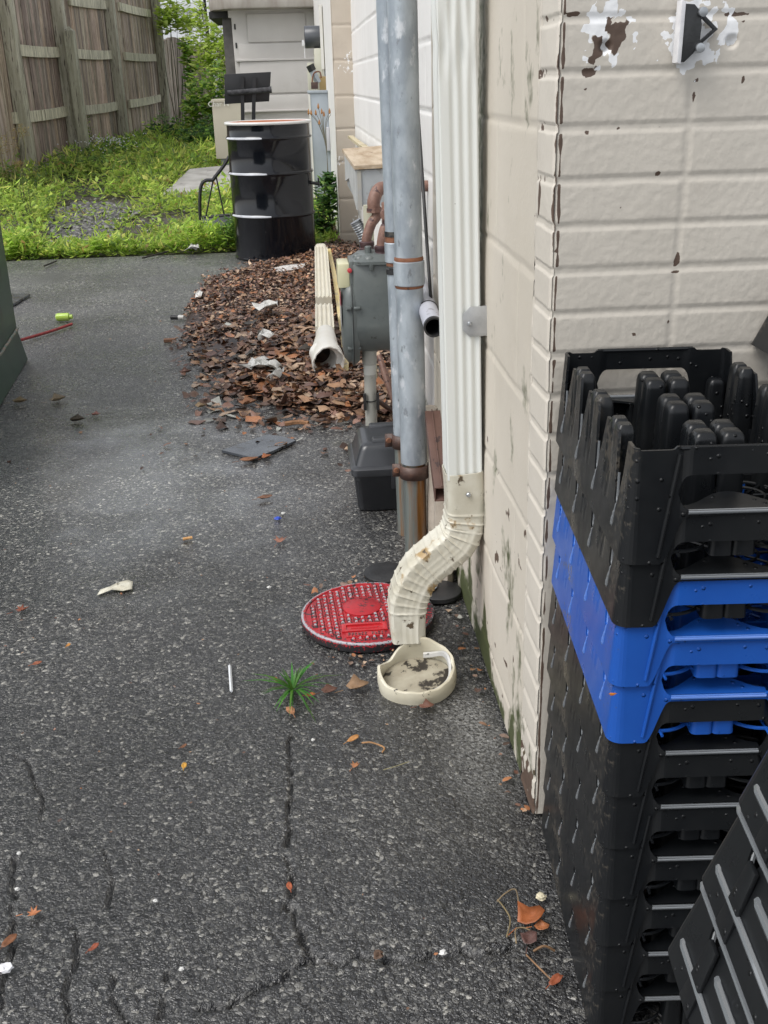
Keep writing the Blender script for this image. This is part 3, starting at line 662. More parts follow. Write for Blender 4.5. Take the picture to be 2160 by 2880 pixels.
# ------------------------------------------------------------------ wooden topped box on the wall
m_gbox = mat('peeling_grey_paint', (.36, .38, .39), (.42, .44, .46), scale=8, rough=.5, bump=.3, bscale=60, c3=(.30, .31, .30), spot=.55, sscale=18, soft=.03)
m_ply = mat('weathered_plywood', (.34, .25, .16), (.52, .43, .32), scale=6, rough=.75, bump=.4, bscale=80, c3=(.15, .09, .05), spot=.62, sscale=9, soft=.12, stretch=(4, .7, 4))
BY = 4.15; a = yp(1006, 478, BY); b = yp(1006, 581, BY); zb, zt = b[2], a[2]; xl = a[0]
bx = thing('wall_box', 'grey wall box with a brown weathered plywood lid above the gas meter', 'box', (XB, BY, zb))
mb = MB(); mb.box(xl, XB, BY, BY+.9, zb, zt); mb.build('case', m_gbox, bx, bevel=.002)
mb = MB(); mb.plate([(BY-.004, zb-.012), (BY+.03, zb-.012), (BY+.55, zb+.06), (BY+.9, zb+.02), (BY+.9, zt), (BY-.004, zt)], [], .008, lambda u, v, w_: (xl-.009+w_, u, v)); mb.build('side_board', mat('pale_board', (.40, .41, .40), (.5, .51, .5), scale=10, rough=.7, bump=.4, bscale=60), bx)
mb = MB(); mb.box(xl-.003, xl+.012, BY-.006, BY-.001, zb-.012, zt-.002); mb.build('corner_trim', mat('pale_trim', (.42, .40, .34), (.38, .38, .38), scale=30, rough=.7), bx)
mb = MB(); top = [(xl-.014, BY-.012, zt+.002), (XB-.002, BY-.012, zt+.006), (XB-.002, BY+.95, zt+.02), (xl-.016, BY+.95, zt+.01)]
mb.add(top+[(x, y, z+.014) for x, y, z in top], [(3, 2, 1, 0), (4, 5, 6, 7), (0, 1, 5, 4), (1, 2, 6, 5), (2, 3, 7, 6), (3, 0, 4, 7)]); mb.build('plywood_lid', m_ply, bx, smooth=False)
# bent strip leaning on it
pts = [xp(985, 384, .385), xp(1005, 400, .385), xp(1030, 418, .38), xp(1055, 440, .37), xp(1072, 462, .36), xp(1084, 500, .35)]
bs = thing('bent_strip', 'yellowish bent strip leaning on the plywood lid against the white wall', 'strip', pts[0])
P_ = spline(pts, 5); mb = MB()
mb.tube(P_, .022, 4, prof=[(.35, .8), (-.35, .8), (-.35, -.8), (.35, -.8)], up=(0, 0, 1)); mb.build('strip', mat('stained_yellow_wood', (.46, .38, .20), (.55, .5, .38), scale=8, rough=.6, c3=(.2, .16, .1), spot=.6, sscale=14), bs, smooth=False)

# flexible conduit, tall thin pipe below the box
pts = [yp(x, y, 4.3) for x, y in ((1000, 622), (1010, 640), (1022, 662), (1030, 690))]
fc = thing('flexible_conduit', 'silver ribbed flexible conduit end hanging behind the gas meter', 'conduit', pts[0])
P_ = spline(pts, 10); MB().tube(P_, [.021+.004*(i % 3 == 0) for i in range(len(P_))], 12).build('hose', m_zinc, fc)
a = yp(1036, 590, 4.0); b = yp(1036, 720, 4.0); gpz = thing('pale_pipe', 'pale yellow green upright pipe behind the rusty gas fittings', 'pipe', (a[0], 4.0, 0))
MB().tube([(a[0], 4.0, zb+.02), (b[0], 4.0, 0)], .019, 16).build('pipe', mat('pale_yellow_green', (.42, .43, .30), (.5, .48, .38), scale=12, rough=.5), gpz)

# grey plastic pipe with dark bore
m_pvcg = mat('grey_plastic', (.40, .41, .46), (.46, .47, .52), scale=8, rough=.38, c3=(.22, .22, .24), spot=.64, sscale=24)
e0 = Vector(xp(1221, 921, .288)); e1 = Vector((.305, 3.35, e0.z+.10)); dr = (e1-e0).normalized()
gpv = thing('plastic_pipe', 'open ended grey plastic pipe hanging along the wall beside the downspout', 'pipe', e0)
def hollow(mb, p0, p1, ro, ri, n=32, dep=.25):
    d = (p1-p0).normalized(); mb.tube([p0, p1], ro, n, caps=False)
    q = MB(); q.tube([p0, p0+d*dep], ri, n, caps=False); k = len(q.v)//2; o = len(mb.v); mb.add(q.v, q.f); mb.add([p0+d*dep], [])
    c_ = len(mb.v)-1
    for i in range(n): mb.add([], []); mb.f.append((i, (i+1) % n, o+(i+1) % n, o+i)); mb.m.append(0); mb.f.append((o+k+i, o+k+(i+1) % n, c_)); mb.m.append(0)
mb = MB(); hollow(mb, e0, e1, .0225, .0195); mb.build('tube', m_pvcg, gpv)
mb = MB(); hollow(mb, e0-dr*.0005, e0+dr*.012, .0231, .0193, dep=.2); mb.build('bore', m_rubber, gpv)
a = Vector(xp(1183, 425, .318)); b = Vector(xp(1213, 860, .30))
cb = thing('black_cable', 'black cable running down the wall to the grey plastic pipe', 'cable', b)
a2 = a+(a-b)*1.2; MB().tube([a2, a, a*.5+b*.5+Vector((0, 0, -.003)), b, b+Vector((0, .03, -.012))], [.0045, .0045, .0042, .004, .003], 8).build('cable', m_rubber, cb)
mb = MB(); qd = e0+dr*.13; ux = dr.cross(Vector((0, 0, 1))).normalized(); uz = ux.cross(dr)
mb.tube([qd+(ux*math.cos(k*math.pi/12)+uz*math.sin(k*math.pi/12))*.0235 for k in range(25)], .0013, 6); mb.build('tie', m_rubber, cb)

# brown steel channel
a = xp(1222, 1371, .268); cf = Vector((.302, 2.22, a[2]-.016))
m_chn = mat('brown_steel', (.085, .045, .035), (.125, .07, .055), scale=10, rough=.45, bump=.3, bscale=90, c3=(.20, .20, .18), spot=.70, sscale=9, soft=.03, c4=(.05, .03, .028), spot4=.58, sscale4=26)
fl = yp(1222, 1372, 2.22); fr = yp(1268, 1366, 2.22); bl = Vector(xp(1188, 1156, fl[0]-.0)); rot = 0
ch = thing('steel_channel', 'rusty brown steel channel lying along the wall foot behind the downspout', 'channel', (fl[0], 2.22, 0))
Lc = bl.y-2.22; zr = (bl.z-fl[2])
mb = MB()
def chpt(u, v, t): return (fl[0]+u+.006*t, 2.22+Lc*t, fl[2]+zr*t+v)
W = fr[0]-fl[0]
for (u0, u1, v0, v1) in ((0, W, -.003, 0), (0, .003, -.034, -.003), (W-.003, W, -.034, -.003), (W*.42, W*.42+.003, -.001, .0035), (.003, W-.003, -.034, -.031)):
    vs = [chpt(u, v, t) for t in (0, 1) for u, v in ((u0, v0), (u1, v0), (u1, v1), (u0, v1))]; mb.add(vs, [(0, 1, 2, 3), (7, 6, 5, 4), (0, 4, 5, 1), (1, 5, 6, 2), (2, 6, 7, 3), (3, 7, 4, 0)])
mb.build('channel', m_chn, ch, bevel=.0007)
m_stone = mat('broken_masonry', (.30, .26, .21), (.42, .37, .31), scale=20, rough=.9, bump=.8, bscale=80)
mb = MB()
for k in range(3):
    c_ = (fl[0]+.03+.006*k, 2.3+.17*k, 0); n = 9; h = fl[2]+zr*(.08+.4*k)-.038
    mb.loft([[(c_[0]+.022*s*math.cos(i*2*math.pi/n)*random.uniform(.8, 1.1), c_[1]+.04*s*math.sin(i*2*math.pi/n)*random.uniform(.8, 1.1), z) for i in range(n)] for z, s in ((0, 1.2), (h*.5, 1.05), (h, .9))])
mb.build('rubble_support', m_stone, ch)

# black lidded box on the ground
m_bbox = mat('black_box_plastic', (.028, .030, .034), (.05, .052, .058), scale=4, rough=.30, bump=.12, bscale=50, c3=(.10, .10, .11), spot=.66, sscale=9, soft=.15, spec=.6)
m_bbs = mat('black_box_plastic_base', (.012, .013, .016), (.02, .021, .024), scale=9, rough=.42, bump=.2, bscale=90)
q = gp(985, 1440); x0, y0 = .113, 2.755; x1, y1 = .30, 2.985
bb = thing('tool_box', 'black plastic lidded box on the asphalt beside the two pipes', 'box', ((x0+x1)/2, (y0+y1)/2, 0))
def rr(s, z, dx=0, dy=0):
    w_, d_ = (x1-x0), (y1-y0); return [((x0+x1)/2+a, (y0+y1)/2+b, z) for a, b in rrect(w_-s*2, d_-s*2, .018, 4)]
MB().loft([rr(.012, 0), rr(.009, .004), rr(.002, .092), rr(0, .095), rr(.0, .108)]).build('base', m_bbs, bb, angle=35)
MB().loft([rr(-.006, .108), rr(-.008, .111), rr(-.008, .128), rr(-.003, .133), rr(.004, .136), rr(.018, .176), rr(.022, .186), rr(.030, .192), rr(.05, .194)]).build('lid', m_bbox, bb, angle=35)
for yy in (y0+.055, y1-.045):
    mb = MB(); mb.loft([[(x, yy+dy, z) for x, dy, z in ((x0+.055+s, -.014+s, zz), (x1-.02-s, -.014+s, zz), (x1-.02-s, .014-s, zz), (x0+.055+s, .014-s, zz))] for zz, s in ((.185, 0), (.199, .001), (.203, .004))])
    mb.build('lid_rib', m_bbox, bb, bevel=.002)
mb = MB(); mb.box(x1-.085, x1-.055, y0-.012, y0-.002, .07, .126); mb.build('latch', m_bbs, bb, bevel=.003)

# ------------------------------------------------------------------ text helper (embossed or written marks)
def text_obj(name, body, size, M, m, parent, ext=.0006):
    cu = bpy.data.curves.new(name, 'FONT'); cu.body = body; cu.size = size; cu.extrude = ext; cu.align_x = 'CENTER'; cu.align_y = 'CENTER'
    t = bpy.data.objects.new(name, cu); COL.objects.link(t); dg = bpy.context.evaluated_depsgraph_get(); me = bpy.data.meshes.new_from_object(t.evaluated_get(dg))
    bpy.data.objects.remove(t); me.transform(M if parent is None else Matrix.Translation(-world_loc(parent)) @ M); me.materials.clear(); me.materials.append(m)
    o = bpy.data.objects.new(name, me); COL.objects.link(o); o.parent = parent; return o

# ------------------------------------------------------------------ red cover
MC = (.1045, 2.112); MR = .150
m_red = mat('worn_red_paint', (.44, .020, .028), (.30, .016, .024), scale=14, rough=.34, bump=.2, bscale=250, c3=(.035, .03, .032), spot=.575, sscale=60, soft=.05, attr=True, attrmix=((.36, .35, .38), (.02, .02, .022), None, 190))
mc = thing('access_cover', 'round red metal access cover with pyramid studs under the downspout elbow', 'manhole cover', (MC[0], MC[1], 0))
def flat_c(x, y): return math.hypot(x, y)
mb = MB(); TZ = .020; ang = rad(3); ca, sa = math.cos(ang), math.sin(ang)
prof = [(MR-.006, 0), (MR, .002), (MR+.001, .012), (MR, TZ+.001), (MR-.003, TZ+.003), (MR-.009, TZ+.0025), (MR-.010, TZ), (.0001, TZ)]
mb.lathe(prof, (MC[0], MC[1], 0), 72); n0 = len(mb.v); mb.c = [(.60 if MR-.008 < math.hypot(v[0]-MC[0], v[1]-MC[1]) and v[2] > .0195 else .1, .60 if v[2] < .0195 else .33+.2*(v[0] > MC[0]+.06), 0) for v in mb.v]
mb.build('disc', m_red, mc, col=True, angle=35)
mb = MB(); pit = .0152; cols = []
slot = lambda x, y: abs(x+.012) < .052 and -.118 < y < -.052
for i in range(-11, 12):
    for j in range(-11, 12):
        x, y = i*pit, j*pit
        if math.hypot(x, y) > MR-.019 or slot(x, y) or math.hypot(x+.012, y-.025) < .047: continue
        X, Y = MC[0]+x*ca-y*sa, MC[1]+x*sa+y*ca; s = .0066; h = .0070*random.uniform(.85, 1.05)
        top = .0014; o = [(X-s, Y-s, TZ-.0002), (X+s, Y-s, TZ-.0002), (X+s, Y+s, TZ-.0002), (X-s, Y+s, TZ-.0002), (X-top, Y-top, TZ+h), (X+top, Y-top, TZ+h), (X+top, Y+top, TZ+h), (X-top, Y+top, TZ+h)]
        far = 1 if (math.hypot(x, y) > MR-.04) else 0; bk = random.random()
        mb.add(o, [(0, 1, 5, 4), (1, 2, 6, 5), (2, 3, 7, 6), (3, 0, 4, 7), (4, 5, 6, 7)])
        cols += [(.10, .50+.2*bk*far, 0)]*4+[(.58, .22, 0)]*4  # black at the stud feet paints their shadow faces; grey tips are wear
mb.c = cols; mb.build('pyramid_studs', m_red, mc, smooth=False, col=True)
bx_, by_ = MC[0]-.012, MC[1]+.025
mb = MB(); mb.lathe([(.043, TZ-.001), (.043, TZ+.003), (.040, TZ+.0045), (.020, TZ+.0055), (.0001, TZ+.006)], (bx_, by_, 0), 40)
mb.c = [(0, .55*(1-min(1, math.hypot(v[0]-bx_, v[1]-by_+.004)/.036)), 0) for v in mb.v]; mb.build('centre_boss', m_red, mc, col=True)
sx, sy = MC[0]-.012, MC[1]-.072
m_red2 = mat('deep_red_paint', (.42, .012, .018), (.5, .02, .025), scale=30, rough=.25, coat=.3)
mb = MB(); mb.plate([(-.050, -.018), (.050, -.018), (.050, .018), (-.050, .018)], [rrect(.080, .022, .004, 3)], .0045, lambda u, v, w_: (sx+u, sy+v, TZ-.0005+w_)); mb.build('slot_frame', m_red2, mc, bevel=.0008)
mb = MB(); mb.box(sx-.040, sx+.040, sy-.011, sy+.011, TZ+.0002, TZ+.0008); mb.tube([(sx-.03, sy, TZ+.001), (sx+.03, sy, TZ+.001)], .0025, 8); mb.build('slot_floor', m_red2, mc)
m_ltr = mat('worn_letter_paint', (.05, .03, .03), (.3, .1, .1), scale=90, rough=.4)
mb = MB(); mb.plate(rrect(.084, .019, .002, 2), [], .002, lambda u, v, w_: (sx+u, sy-.030+v, TZ+w_)); lp = mb.build('letter_plate', m_red2, mc)
random.seed(5); mb = MB()
for k in range(11):                          # worn illegible raised characters
    if k == 6: continue
    xx = sx-.036+k*.0072; mb.box(xx-.0009, xx+.0008, sy-.036, sy-.024, TZ+.0018, TZ+.0038)
    for zz in random.sample([-.0352, -.0305, -.0262], 2): mb.box(xx, xx+.0042, sy+zz, sy+zz+.0016, TZ+.0018, TZ+.0036)
mb.build('worn_lettering', m_ltr, lp, smooth=False)

# rubber discs and clear lid
def disc(name, label, cx, cy, R, h, m, cat, ecc=1.0, hole=0, tilt=(0, 0)):
    t = thing(name, label, cat, (cx, cy, 0)); M = Matrix.Rotation(rad(tilt[0]), 4, 'X') @ Matrix.Rotation(rad(tilt[1]), 4, 'Y')
    MB().lathe([(R-.003, 0), (R, .002), (R, h-.002), (R-.003, h), (R*.5, h-.001), (.0001, h-.001)], (cx, cy, .001), 40, M).build('disc', m, t); return t
disc('rubber_disc', 'flat black rubber disc half under the back edge of the red cover', .165, 2.335, .056, .012, m_rubber, 'rubber disc')
disc('rubber_disc', 'flat black rubber disc lying against the wall foot behind the elbow', .280, 2.215, .052, .014, m_rubber, 'rubber disc', tilt=(0, 0))
m_clear = mat('cloudy_plastic', (.5, .52, .55), (.35, .37, .4), scale=20, rough=.25, coat=.5)
t = thing('clear_disc', 'cloudy clear plastic disc with concentric rings on the rubber disc behind the elbow', 'plastic disc', (.238, 2.235, .016))
MB().lathe([(.040, .0165), (.041, .020), (.038, .022), (.034, .018), (.031, .022), (.027, .018), (.024, .022), (.020, .018), (.012, .021), (.0001, .02)], (.238, 2.235, 0), 40).build('ringed_lid', m_clear, t)

# broken white plastic collar
m_pvc = mat('stained_white_plastic', (.62, .585, .47), (.48, .44, .33), scale=9, rough=.35, c3=(.03, .028, .025), spot=.63, sscale=34, soft=.02, bump=.1, bscale=60, c4=(.42, .35, .22), spot4=.68, sscale4=20)
cc = Vector(gp(1175, 1925)); cl = thing('plastic_collar', 'broken cream plastic pipe collar standing on the asphalt in front of the red cover', 'pipe collar', (cc.x, cc.y, .004), rot=(rad(7), rad(-5), 0))
mb = MB(); N = 64; ri = []
def ctop(a):   # a=0 right, 90 back, 270 front
    d = math.degrees(a) % 360; return .038+.028*math.exp(-((d-80)/38)**2)+.016*math.exp(-((d-178)/24)**2)-.010*math.exp(-((d-135)/20)**2)-.006*math.exp(-((d-300)/50)**2)+.010*math.exp(-((d-15)/40)**2)+.001*math.sin(a*13)
for R, zf in ((.078, lambda a: 0), (.080, lambda a: .5), (.0775, lambda a: .97), (.0765, lambda a: 1.0), (.0715, lambda a: 1.0), (.0705, lambda a: .96), (.073, lambda a: .5), (.072, lambda a: 0)):
    ring = []
    for k in range(N):
        a = k*2*math.pi/N; z = ctop(a)*zf(a)+(.007*max(0, math.sin(a*2.3+1)) if zf(a) == 0 and 200 < math.degrees(a) < 260 else 0); fl_ = 1+.03*math.sin(2*a); ring.append((cc.x+R*fl_*math.cos(a), cc.y+R*.92*math.sin(a), z))
    ri.append(ring)
mb.loft(ri, cap0=False, cap1=False); mb.build('ring', m_pvc, cl, angle=50)
MB().lathe([(.0695, .016), (.05, .008), (.0001, .006)], (cc.x, cc.y, 0), 40).build('inner_floor', mat('dirty_collar_floor', (.40, .37, .29), (.26, .23, .17), scale=22, rough=.5, c3=(.03, .025, .02), spot=.55, sscale=26), cl)
mb = MB(); ring2 = []
for R, z in ((.0705, .030), (.066, .028), (.064, .020)): ring2.append([(cc.x+R*math.cos(rad(a)), cc.y+R*.92*math.sin(rad(a)), z+.022*math.exp(-((a-20)/30)**2)) for a in range(-120, 75, 6)])
mb.loft(ring2, closed=False, cap0=False, cap1=False); mb.build('inner_lip', mat('grey_scuffed_plastic', (.42, .42, .41), (.52, .51, .48), scale=20, rough=.4, c3=(.03, .03, .03), spot=.62, sscale=30), cl)

# white downspout lying on the leaves, with round elbow
m_pv2 = mat('cream_gutter_paint', (.68, .65, .55), (.62, .58, .47), scale=6, rough=.4, c3=(.2, .16, .1), spot=.68, sscale=30, soft=.03)
A = Vector(gp(912, 1062, .075)); A = Vector(yp(922, 1018, 4.10)); F = Vector(yp(905, 740, 6.9)); F.z = max(F.z, .125); A1 = Vector(yp(915, 942, 4.48))
ld = thing('fallen_downspout', 'cream fluted downspout lying on the leaf pile with an open white plastic elbow', 'downspout', (A.x, A.y, 0))
n = 10; prof = []
for i in range(40): u = i/39; prof.append((-.5+u, .36+.05*math.sin(u*2*math.pi*4)))
prof += [(.5, .2), (.5, -.3), (-.5, -.3), (-.5, .2)]
for k, (s, e) in enumerate(((A1+Vector((0, .05, -.005)), A1.lerp(F, .22)), (A1.lerp(F, .32)+Vector((0, 0, -.012)), F))):
    mb = MB(); d = (e-s).normalized(); xv = Vector((0, 0, 1)).cross(d).normalized()*-1; zv = Vector((0, 0, 1))
    mb.loft([[c_+xv*(a*.082)+zv*(b*.082) for a, b in prof] for c_ in [s.lerp(e, q/12) for q in range(13)]]); mb.build('fluted_pipe', m_pv2, ld, angle=30)
mb = MB(); mb.loft([[F+Vector((a*.07, dy, b*.06+dz)) for a, b in rrect(1, .8, .3, 4)] for dy, dz in ((-.02, -.005), (.03, .01), (.10, .012), (.16, -.02))]); mb.build('end_elbow', m_pv2, ld)
m_pvw = mat('white_plastic', (.74, .73, .69), (.68, .66, .6), scale=6, rough=.32, c3=(.3, .24, .16), spot=.7, sscale=24)
fd = Vector((.25, -1, -.10)).normalized(); ux = Vector((0, 0, 1)).cross(fd).normalized(); uz = fd.cross(ux).normalized()
rin = []
pth = [A1+Vector((0, .04, -.005)), A1+Vector((0, -.03, -.006)), A+Vector((-.006, .16, .004)), A+Vector((0, .07, 0)), A]
rad_ = [.042, .045, .060, .066, .066]
for (c_, r_) in list(zip(pth, rad_)): rin.append([c_+ux*(r_*math.cos(k*math.pi/20))+uz*(r_*math.sin(k*math.pi/20)) for k in range(40)])
jag = [A+fd*(.014+.004*math.sin(k*.47)+(-.03 if 23 < k < 28 else 0)+.003*math.sin(k*1.9))+ux*(.066*math.cos(k*math.pi/20))+uz*(.066*math.sin(k*math.pi/20)) for k in range(40)]
rin.append(jag)
jin = [p-(p-A-fd*(p-A).dot(fd))*.07 for p in jag]; rin.append(jin)
for dpt, r_ in ((-.02, .060), (-.03, .052), (-.032, .046), (-.12, .044)): rin.append([A+fd*dpt+ux*(r_*math.cos(k*math.pi/20))+uz*(r_*math.sin(k*math.pi/20)) for k in range(40)])
MB().loft(rin, cap0=True, cap1=True).build('plastic_elbow', m_pvw, ld, angle=50)
MB().lathe([(.0001, 0), (.0435, 0)], A-fd*.118, 30, Matrix(((ux.x, uz.x, fd.x, 0), (ux.y, uz.y, fd.y, 0), (ux.z, uz.z, fd.z, 0), (0, 0, 0, 1)))).build('dark_bore', mat('wet_leaf_litter', (.02, .012, .008), (.10, .05, .03), scale=30, rough=.6), ld)
# yellow strip
pts = [gp(924, 700, .10), gp(940, 775, .10), gp(955, 880, .085), gp(968, 975, .06), gp(972, 1015, .07), gp(970, 1062, .035)]
ys = thing('yellow_strip', 'long yellow plastic strip lying on the leaves between downspout and gas meter', 'strip', (pts[-1][0], pts[-1][1], .03))
mb = MB(); P_ = spline(pts, 6); mb.add([q for p_ in P_ for q in (p_+Vector((-.011, 0, 0)), p_+Vector((.013, 0, .004)), p_+Vector((.013, 0, .001)), p_+Vector((-.011, 0, -.003)))], [(4*i+a, 4*i+b, 4*i+4+b, 4*i+4+a) for i in range(len(P_)-1) for a, b in ((0, 1), (1, 2), (2, 3), (3, 0))])
mb.build('strip', mat('faded_yellow', (.60, .47, .18), (.62, .52, .30), scale=5, rough=.5, c3=(.35, .3, .25), spot=.62, sscale=8), ys)

# ------------------------------------------------------------------ drum
DC = (-.178, 7.66); m_drum = mat('black_gloss_paint', (.004, .0045, .007), (.007, .008, .011), scale=4, rough=.13, bump=.10, bscale=5, bdist=.01, c3=(.09, .085, .075), spot=.705, sscale=60, soft=.01, coat=.12, spec=.35, stretch=(1, 1, .25))
dr_ = thing('steel_drum', 'black glossy steel drum with white rim and rusty top', 'drum', (DC[0], DC[1], 0))
DH = .895; R0 = .283
def ribp(z0, w_=.016, h=.010): return [(R0, z0-w_), (R0+h*.5, z0-w_*.55), (R0+h, z0-w_*.2), (R0+h, z0+w_*.2), (R0+h*.5, z0+w_*.55), (R0, z0+w_)]
zr = [yp(740, y, DC[1]-R0)[2] for y in (612, 492, 391)]
prof = [(R0-.004, 0), (R0+.004, .002), (R0+.005, .010), (R0, .014)]+ribp(zr[0])+ribp(zr[1])+ribp(zr[2])+[(R0-.002, DH-.045), (R0-.002, DH-.018)]
MB().lathe(prof, (DC[0], DC[1], 0), 72, fn=lambda p, a: Vector((p.x*(1+.0035*math.sin(a*5+1)*max(0, math.sin(p.z*9))), p.y*(1+.0035*math.sin(a*5+1)*max(0, math.sin(p.z*9))), p.z))).build('shell', m_drum, dr_, angle=50)
MB().lathe([(R0-.001, DH-.018), (R0+.010, DH-.014), (R0+.013, DH-.006), (R0+.010, DH+.001), (R0+.002, DH+.003), (R0-.008, DH), (R0-.012, DH-.012)], (DC[0], DC[1], 0), 72).build('rim', mat('white_rim_paint', (.74, .74, .72), (.66, .66, .64), scale=9, rough=.35, c3=(.15, .12, .1), spot=.7, sscale=24), dr_)
MB().lathe([(R0-.011, DH-.002), (R0-.013, DH-.016), (.0001, DH-.016)], (DC[0], DC[1], 0), 60).build('rusty_top', mat('wet_rusty_top', (.36, .09, .03), (.46, .16, .06), scale=5, rough=.5, spec=.2, c3=(.10, .03, .02), spot=.55, sscale=8, soft=.2), dr_)
MB().lathe([(R0-.06, DH-.0150), (.0001, DH-.0150)], (DC[0]+.03, DC[1]-.02, 0), 40).build('water_puddle', mat('puddle', (.30, .12, .05), rough=.02, coat=1.), dr_)
q = gp(680, 338, DH); MB().lathe([(.033, DH-.016), (.033, DH-.004), (.030, DH+.001), (.0001, DH+.001)], (DC[0]-.16, DC[1]-.10, 0), 24).build('bung', mat('bung_paint', (.55, .35, .22), rough=.3, coat=.5), dr_)
q = Vector((DC[0]+R0-.01, DC[1]-.06, .49)); MB().tube([q, q+Vector((.055, 0, -.01))], .011, 10).tube([q+Vector((.05, 0, .03)), q+Vector((.052, 0, -.03))], .006, 8).build('spigot', m_blk, dr_)
# highlights on the left of the ribs, painted as pale strips
for z0, a0, a1 in ((zr[0], 196, 268), (zr[1], 192, 266), (zr[2], 195, 262)):
    mb = MB(); rr_ = []
    for dz, dR in ((-.004, .0103), (.002, .0106), (.0065, .0095), (.0105, .0062)):
        rr_.append([(DC[0]+(R0+dR+.0006)*math.cos(rad(a)), DC[1]+(R0+dR+.0006)*math.sin(rad(a)), z0+dz+(.004 if dz > .005 else -.002)*(math.sin((a-a0)/(a1-a0)*math.pi)**.5-1)) for a in np.linspace(a0, a1, 40)])
    mb.loft(rr_, closed=False, cap0=False, cap1=False)
    mb.build('rib_highlight', mat('rib_highlight_paint', (.62, .64, .68), (.4, .41, .44), scale=12, rough=.4), dr_)

# ------------------------------------------------------------------ black stand behind the drum
SY = 8.45; m_sat = mat('black_satin_metal', (.010, .0105, .012), (.02, .02, .022), scale=8, rough=.45, bump=.15, bscale=60)
ps = lambda x, y, Y=SY: Vector(yp(x, y, Y))
st = thing('equipment_stand', 'black metal stand with square plate and foam roller rising behind the drum', 'metal stand', (ps(700, 340).x, SY, 0))
mb = MB(); a, b, c_, d = ps(631, 209), ps(762, 202), ps(757, 285), ps(632, 293)
mb.add([a, b, c_, d, a+Vector((0, .02, 0)), b+Vector((0, .02, 0)), c_+Vector((0, .02, 0)), d+Vector((0, .02, 0))], [(0, 1, 2, 3), (7, 6, 5, 4), (0, 4, 5, 1), (1, 5, 6, 2), (2, 6, 7, 3), (3, 7, 4, 0)]); mb.build('plate', m_sat, st, bevel=.003)
for (xa, xb) in ((681, 683), (715, 713)):
    a = ps(xa, 215, SY-.025); b = ps(xb, 345, SY-.025); b = a+(b-a)*(a.z-.02)/(a.z-b.z)
    MB().tube([a, b], .019, 4, roll=math.pi/4).build('upright_bar', m_sat, st, smooth=False)
a, b = ps(640, 262, SY-.05), ps(764, 252, SY-.05); MB().tube([a, a.lerp(b, .94), a.lerp(b, .95), b], [.019, .019, .023, .023], 16).build('foam_roller', mat('worn_foam', (.02, .02, .023), (.07, .07, .075), scale=50, rough=.8, bump=.6, bscale=60), st)
SL = 8.62; g0 = gz(SL)
arm = [yp(x, y, SL) for x, y in ((645, 440), (628, 468), (605, 497), (598, 506), (578, 508), (566, 522), (562, 560), (563, 610), (567, 632))]
MB().tube(spline(arm, 5), .0135, 8).build('curved_arm', m_sat, st)
for (xa, ya, xb, yb) in ((600, 505, 574, 632), (608, 497, 630, 602)): MB().tube([yp(xa, ya, SL), yp(xb, yb, SL)], .006, 6).build('thin_rod', m_sat, st)
fp = [yp(563, 612, SL), yp(650, 604, SL), yp(660, 660, SL-.15), yp(600, 680, SL-.2)]
mb = MB(); mb.add(fp+[Vector(p)+Vector((0, 0, -.012)) for p in fp], [(0, 1, 2, 3), (7, 6, 5, 4), (0, 4, 5, 1), (1, 5, 6, 2), (2, 6, 7, 3), (3, 7, 4, 0)]); mb.build('foot_plate', mat('grey_plate', (.06, .065, .07), (.09, .095, .1), scale=12, rough=.35), st, bevel=.002)
for i in (0, 1, 2): p = fp[i]; MB().tube([p, (p[0], p[1], 0)], .010, 6).build('leg', m_sat, st)
MB().tube([fp[0], fp[1]], .012, 4).build('cross_bar', m_sat, st)

